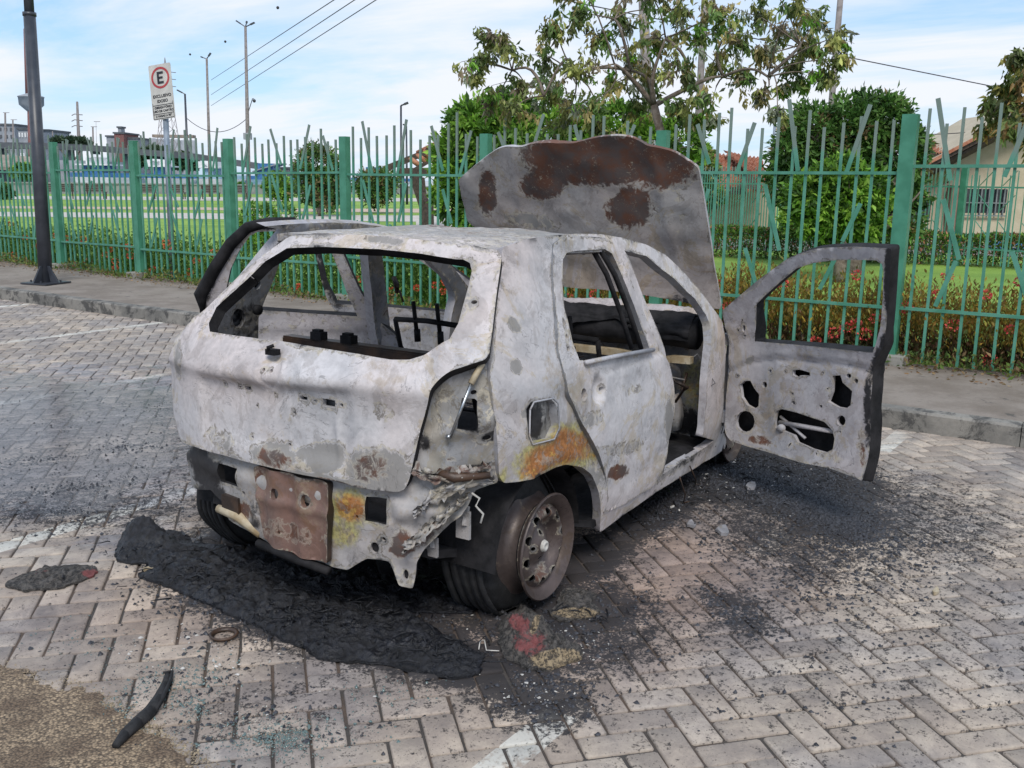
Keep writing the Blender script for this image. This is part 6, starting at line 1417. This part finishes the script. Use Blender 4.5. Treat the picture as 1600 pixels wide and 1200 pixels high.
block('dull red tower between two grey silo buildings', 178, 193, 209, 297., BRICKD)
block('little white lift house on top of the dull red tower', 184, 189, 200, 303., GREYB, dep_=3)
block('low grey far building behind the small shrub', 400, 452, 263, 300., GREYD)
o = empty('silo_row', tuple(deep(270, 235, 310)*[1, 1, 0])); tag(o, 'row of round grey silos behind the parking sign', 'silos')
for k in range(6): c = deep(240+k*12, 218+k*.6, 310); b = MB(); b.lathe([(-1, 1.25), (c[2], 1.25), (c[2]+.3, 1.0), (c[2]+.5, 0)], (c[0], c[1], 0), 'z', 14); b.build('silo', GREYB, o, True)
b = MB(); c = deep(272, 213, 312); b.box(tuple(c), (13, 3, .9), Matrix.Rotation(va, 3, 'Z')); b.build('conveyor_gallery', ROOFB, o)
ch = empty('chimney_tower', tuple(deep(52, 285, 240)*[1, 1, 0])); tag(ch, 'tall dull red chimney with a grey water tank collar, partly hidden by the lamp post', 'chimney tower')
def col(x, y0, x1, y1, D, r, mat, nm_, r1=None):
    b = MB(); b.tube([tuple(deep(x, y0, D)), tuple(deep(x1, y1, D))], [r, r1 or r], 14); b.build(nm_, mat, ch, True)
col(51, 285, 48.5, 170, 240, .85, BRICKD, 'lower_shaft'); col(45.5, 150, 42.5, 46, 240, .85, BRICKD, 'upper_shaft')
b = MB(); c = deep(49, 160, 240); u_ = m2(240); b.lathe([(-18*u_, 4*u_), (-14*u_, 7*u_), (-4*u_, 18*u_), (7*u_, 18.5*u_), (7.5*u_, 19.5*u_), (9*u_, 19*u_), (13*u_, 7*u_), (13*u_, 0)], tuple(c), 'z', 24); b.build('water_tank', GREYB, ch, True)
py = empty('power_pylon', tuple(deep(122, 285, 230)*[1, 1, 0])); tag(py, 'slim concrete power pylon with three short cross arms', 'pylon')
b = MB(); b.tube([tuple(deep(126, 285, 230)), tuple(deep(120.5, 159, 230))], [.55, .25], 8); b.build('mast', CONCP, py, True)
for y in (179, 188, 197): b = MB(); b.tube([tuple(deep(112, y+1.5, 230)), tuple(deep(117, y-1, 230)), tuple(deep(122, y, 230)), tuple(deep(129, y+.5, 230))], .10, 5); b.build('cross_arm', CONCP, py, True)
for (x, y, lab, r_) in ((8, 176, 'thin pole nearest the left edge with a short arm', .35), (20, 187, 'thin pole with a crossbar, second from the left edge', .28), (82, 205, 'short thin mast right of the chimney', .2), (145, 198, 'short antenna mast with a forked top', .3), (150, 190, 'hair-thin leaning whip mast beside the forked antenna', .06)):
    o, B = vpole('mast', lab, 'mast', x+2, 285, x, y, 235, r_, r_*.6, CONCP, 'thin masts on the harbour skyline')
    if 'arm' in lab or 'bar' in lab or 'fork' in lab: b = MB(); b.bar(tuple(B-HX*.5), tuple(B+HX*1.0), .12, .12); b.build('arm', CONCP, o)
lt = empty('lattice_tower', tuple(deep(262, 285, 260)*[1, 1, 0])); tag(lt, 'slender steel lattice transmission tower behind the parking sign', 'lattice tower')
b = MB(); D = 260.; top = deep(257.5, 90, D)
for x in (243, 250, 275, 285): b.tube([tuple(deep(x, 250, D)), tuple(top)], .09, 4)
for i in range(9):
    t0, t1 = i/10, (i+1)/10
    for xa, xb in ((243, 250), (275, 285), (250, 275)):
        pa = deep(xa, 250, D); pb = deep(xb, 250, D); b.tube([tuple(pa+(top-pa)*t0), tuple(pb+(top-pb)*t1)], .06, 4); b.tube([tuple(pb+(top-pb)*t0), tuple(pa+(top-pa)*t1)], .06, 4)
b.build('lattice', CONCP, lt)
for y in (112, 123, 134): b = MB(); b.tube([tuple(deep(262, y, D)), tuple(deep(275, y+1.5, D))], .09, 4); b.build('cross_arm', CONCP, lt)
D = 200.; tree('clump of dark trees beyond the boats', deep(240, 265, D)*[1, 1, 0], [cl(226, 246, 14, D, .7), cl(244, 243, 14, D, .8), cl(262, 250, 14, D, .6), cl(284, 252, 16, D, .6), cl(300, 256, 10, D, .6)], 5000, 1.1, [(.05, .09, .04), (.07, .12, .05), (.035, .07, .03)], .5)
D = 200.; tree('low dark trees above the dock ramp at the left', deep(110, 265, D)*[1, 1, 0], [cl(95, 222, 12, D, .4), cl(112, 221, 10, D, .4), cl(130, 225, 10, D, .5)], 2000, 1.0, [(.05, .09, .05), (.08, .12, .07)], .4)

# ---- timber kiosk
D = 30.; kc = deep(672, 340, D); kc[2] = .12; kk = empty('park_kiosk', tuple(kc)); tag(kk, 'dark timber kiosk with a tiled roof behind the green tree', 'kiosk')
K = lambda x, y, dz=0: deep(x, y, D+dz)
b = MB(); b.add([K(612, 262), K(700, 216), K(760, 235), K(640, 290, -1)]+[p-np.array([0, 0, .10]) for p in (K(612, 262), K(700, 216), K(760, 235), K(640, 290, -1))], [(0, 1, 2, 3), (7, 6, 5, 4), (0, 4, 5, 1), (1, 5, 6, 2), (2, 6, 7, 3), (3, 7, 4, 0)])
b = MB(); b.bar(tuple(K(606, 262)), tuple(K(705, 222)), .12, .18); b.bar(tuple(K(622, 268, .5)), tuple(K(660, 275, .5)), .1, .14); b.bar(tuple(K(625, 268)), tuple(K(730, 266)), .14, .20); b.bar(tuple(K(640, 270)), tuple(K(690, 240)), .12, .12)
b.build('roof_beam', TIMB, kk)
b = MB(); b.bar(tuple(K(648, 274)), tuple(K(666, 330)), .26, .24); b.bar(tuple(K(658, 278)), tuple(K(660, 300)), .16, .16); pbase = K(668, 340); b.bar(tuple(K(666, 315)), (K(667, 342)[0], K(667, 342)[1], .1), .32, .32); b.build('post', TIMB, kk)
b = MB()
for k in range(5):
    A_, B_ = K(640+k*11, 247-k*6), K(655+k*11, 258-k*5); b.tube([tuple(A_), tuple(B_)], .09, 6)
A_, B_ = K(650, 240, .1), K(720, 205, .1); C_, D2 = K(760, 230, 2.5), K(690, 262, 2.5); b.add([A_, B_, C_, D2]+[p+np.array([0, 0, .08]) for p in (A_, B_, C_, D2)], [(3, 2, 1, 0), (4, 5, 6, 7), (0, 1, 5, 4), (1, 2, 6, 5), (2, 3, 7, 6), (3, 0, 4, 7)])
b.build('roof', TILE, kk, True)

# ---- houses on the right
def tiled(name, quad, par, nx_, ny_, th=.10):
    """corrugated clay-tile roof plane: quad = ridge-left, ridge-right, eave-right, eave-left"""
    a, b_, c, d = [np.array(p) for p in quad]; n_ = np.cross(b_-a, d-a); n_ /= np.linalg.norm(n_); n_ *= np.sign(n_[2] or 1)
    U_ = nx_*4; V = []; F = []
    rows = ny_*2
    for j in range(rows+1):
        t = (j//2+j % 2*.98)/ny_ if j < rows else 1.0; t = min(1, t)
        for i in range(U_+1):
            s = i/U_; p = (a+(b_-a)*s)*(1-t)+(d+(c-d)*s)*t; V.append(p+n_*(.035*math.cos(i/4*2*math.pi)+(.05 if j % 2 else 0.0)))
    for j in range(rows):
        for i in range(U_): k = j*(U_+1)+i; F.append((k, k+1, k+U_+2, k+U_+1))
    return mesh(name, V, F, TILE, par)
D = 30.; h1 = empty('tiled_house', tuple(deep(1140, 300, D)*[1, 1, 0]+np.array([0, 0, .12]))); tag(h1, 'small house with a salmon tiled roof and dark gable beyond the inner fence', 'house')
H = lambda x, y, dz=0: deep(x, y, D+dz)
tiled('roof', [H(1095, 238), H(1190, 246), H(1200, 300, -2.5), H(1090, 296, -2.5)], h1, 16, 9)
tiled('roof', [H(1130, 236, -.2), H(1178, 246, -1), H(1192, 300, -3), H(1172, 272, -2.6)], h1, 8, 7)
b = MB(); c = H(1142, 344, .6); b.box(tuple(c), (2.0, 3, 1.9), Matrix.Rotation(va, 3, 'Z')); b.build('wall', PLAST2, h1)
b = MB(); g0, g1, g2 = H(1152, 292, -3.1), H(1171, 270, -3.1), H(1192, 298, -3.1); b.add([g0, g1, g2]+[p+HF*.1 for p in (g0, g1, g2)], [(0, 1, 2), (5, 4, 3), (0, 3, 4, 1), (1, 4, 5, 2), (2, 5, 3, 0)]); b.bar(tuple(H(1090, 298, -2.6)), tuple(H(1165, 298, -2.6)), .1, .2); b.build('gable', TIMB, h1)
D = 27.; h2 = empty('beige_house', tuple(deep(1540, 390, D)*[1, 1, 0]+np.array([0, 0, .12]))); tag(h2, 'cream rendered house with a dark window and tiled gable roof at the right edge', 'house')
def wallpoly(name, pts, mat, par, th=.25, D_=None):
    F_ = [H(x, y, 0) for x, y in pts]; n_ = len(F_); return mesh(name, F_+[p+HF*th for p in F_], [tuple(range(n_))[::-1], tuple(range(n_, 2*n_))]+[(i, (i+1) % n_, n_+(i+1) % n_, n_+i) for i in range(n_)], mat, par)
wallpoly('wall', [(1484, 258), (1484, 410), (1800, 432), (1800, 248), (1642, 166)], PLAST, h2, 5.5)
b = MB(); 
wallpoly('side_wall', [(1405, 330), (1405, 405), (1484, 408), (1484, 285), (1440, 300)], PLAST2, h2, .2)
def slab(name, p, mat, par, t_=.12):
    V = list(p)+[q-np.array([0, 0, t_]) for q in p]; return mesh(name, V, [(0, 1, 2, 3), (7, 6, 5, 4), (0, 4, 5, 1), (1, 5, 6, 2), (2, 6, 7, 3), (3, 7, 4, 0)], mat, par)
slab('barge_board', [H(1424, 270, -1.2), H(1545, 208, -1.2), H(1700, 120, -1.2), H(1700, 127, -1.1)], TIMB, h2, .12)
slab('roof', [H(1420, 268, -1.3), H(1640, 152, -1.3), H(1655, 158, 6), H(1432, 262, 6)], TILE, h2, .10)
slab('roof', [H(1640, 152, -1.3), H(1860, 272, -1.3), H(1870, 276, 6), H(1655, 158, 6)], TILE, h2, .10)
slab('eave_lining', [H(1428, 276, -1.0), H(1640, 168, -1.0), H(1640, 172, .1), H(1434, 282, .1)], TIMB, h2, .08)
b = MB(); c = H(1490, 346, -.15); b.box(tuple(c), (.42, .3, 1.95), Matrix.Rotation(va, 3, 'Z')); b.build('brown_pillar', mk_conc('brown_pillar_stone', (.17, .11, .085), (.24, .17, .13), (.1, .07, .06), .6), h2)
b = MB(); c = H(1538, 316, -.02); b.box(tuple(c), (1.18, .08, .72), Matrix.Rotation(va, 3, 'Z')); wi = b.build('window', GLASSD, h2)
b = MB()
for k in range(6): c = H(1508+k*12, 316, -.10); b.box(tuple(c), (.035, .05, .74), Matrix.Rotation(va, 3, 'Z'))
for y in (296, 317, 337): b.box(tuple(H(1538, y, -.10)), (1.22, .055, .03), Matrix.Rotation(va, 3, 'Z'))
b.build('frame', simple('window_frame_grey', (.12, .14, .15), (.2, .22, .23), 5), wi)
b = MB(); c = H(1428, 325, -.1); b.box(tuple(c), (.9, .06, .55), Matrix.Rotation(va, 3, 'Z')); b.build('window', GLASSD, h2)
tiled('rear_roof', [H(1440, 224, 4), H(1482, 228, 4), H(1478, 240, 2), H(1444, 238, 2)], h2, 8, 3)
D = 27.; rk = empty('blue_rack', tuple(deep(1575, 400, 24)*[1, 1, 0]+np.array([0, 0, .12]))); tag(rk, 'blue metal slatted rack leaning against the cream house', 'rack')
D = 24.; b = MB()
for y in (365, 372, 380, 388, 396, 403): b.bar(tuple(H(1544, y)), tuple(H(1612, y+2)), .03, .06)
b.build('slat', BLUE, rk); b = MB()
for x in (1546, 1562, 1580, 1598, 1611): b.bar(tuple(H(x, 364)), tuple(H(x, 407)), .05, .04)
b.build('frame', BLUE, rk)
# inner fence on the right
D = 21.; f2 = empty('inner_fence', tuple(H(1300, 380)*[1, 1, 0]+np.array([0, 0, .12]))); tag(f2, 'second green picket fence farther back in front of the houses', 'fence')
A_, B_ = deep(1085, 380, 23.5), deep(1660, 400, 17.5); A_[2] = B_[2] = .12; dd = B_-A_; L = np.linalg.norm(dd); dd /= L; nb2 = int(L/2.1)
for i in range(nb2+1):
    p = A_+dd*2.1*i; b = MB(); b.box(tuple(p+np.array([0, 0, .95])), (.11, .09, 1.9), Matrix.Rotation(math.atan2(dd[1], dd[0]), 3, 'Z')); b.build('post', GREEN, f2)
    b = MB()
    dens = 30 if i < 3 else 15
    for k in range(1, dens): q = p+dd*2.1*k/dens; b.bar(tuple(q+np.array([0, 0, .05])), tuple(q+np.array([0, 0, 1.72+random.choice([0, .08, .16])])), .02, .02)
    for k in range(3, 15, 3):
        for z in (.7, 1.2, 1.65): q = p+dd*2.1*k/15; s_ = random.choice([-.12, .12]); b.bar(tuple(q-dd*s_+np.array([0, 0, z-.12])), tuple(q+dd*s_+np.array([0, 0, z+.16])), .025, .01)
    b.build('picket_panel', GREEN2, f2)
    b = MB()
    for z in (.35, 1.5): b.bar(tuple(p+np.array([0, 0, z])), tuple(p+dd*2.1+np.array([0, 0, z])), .02, .03)
    b.build('rail', GREEN2, f2)
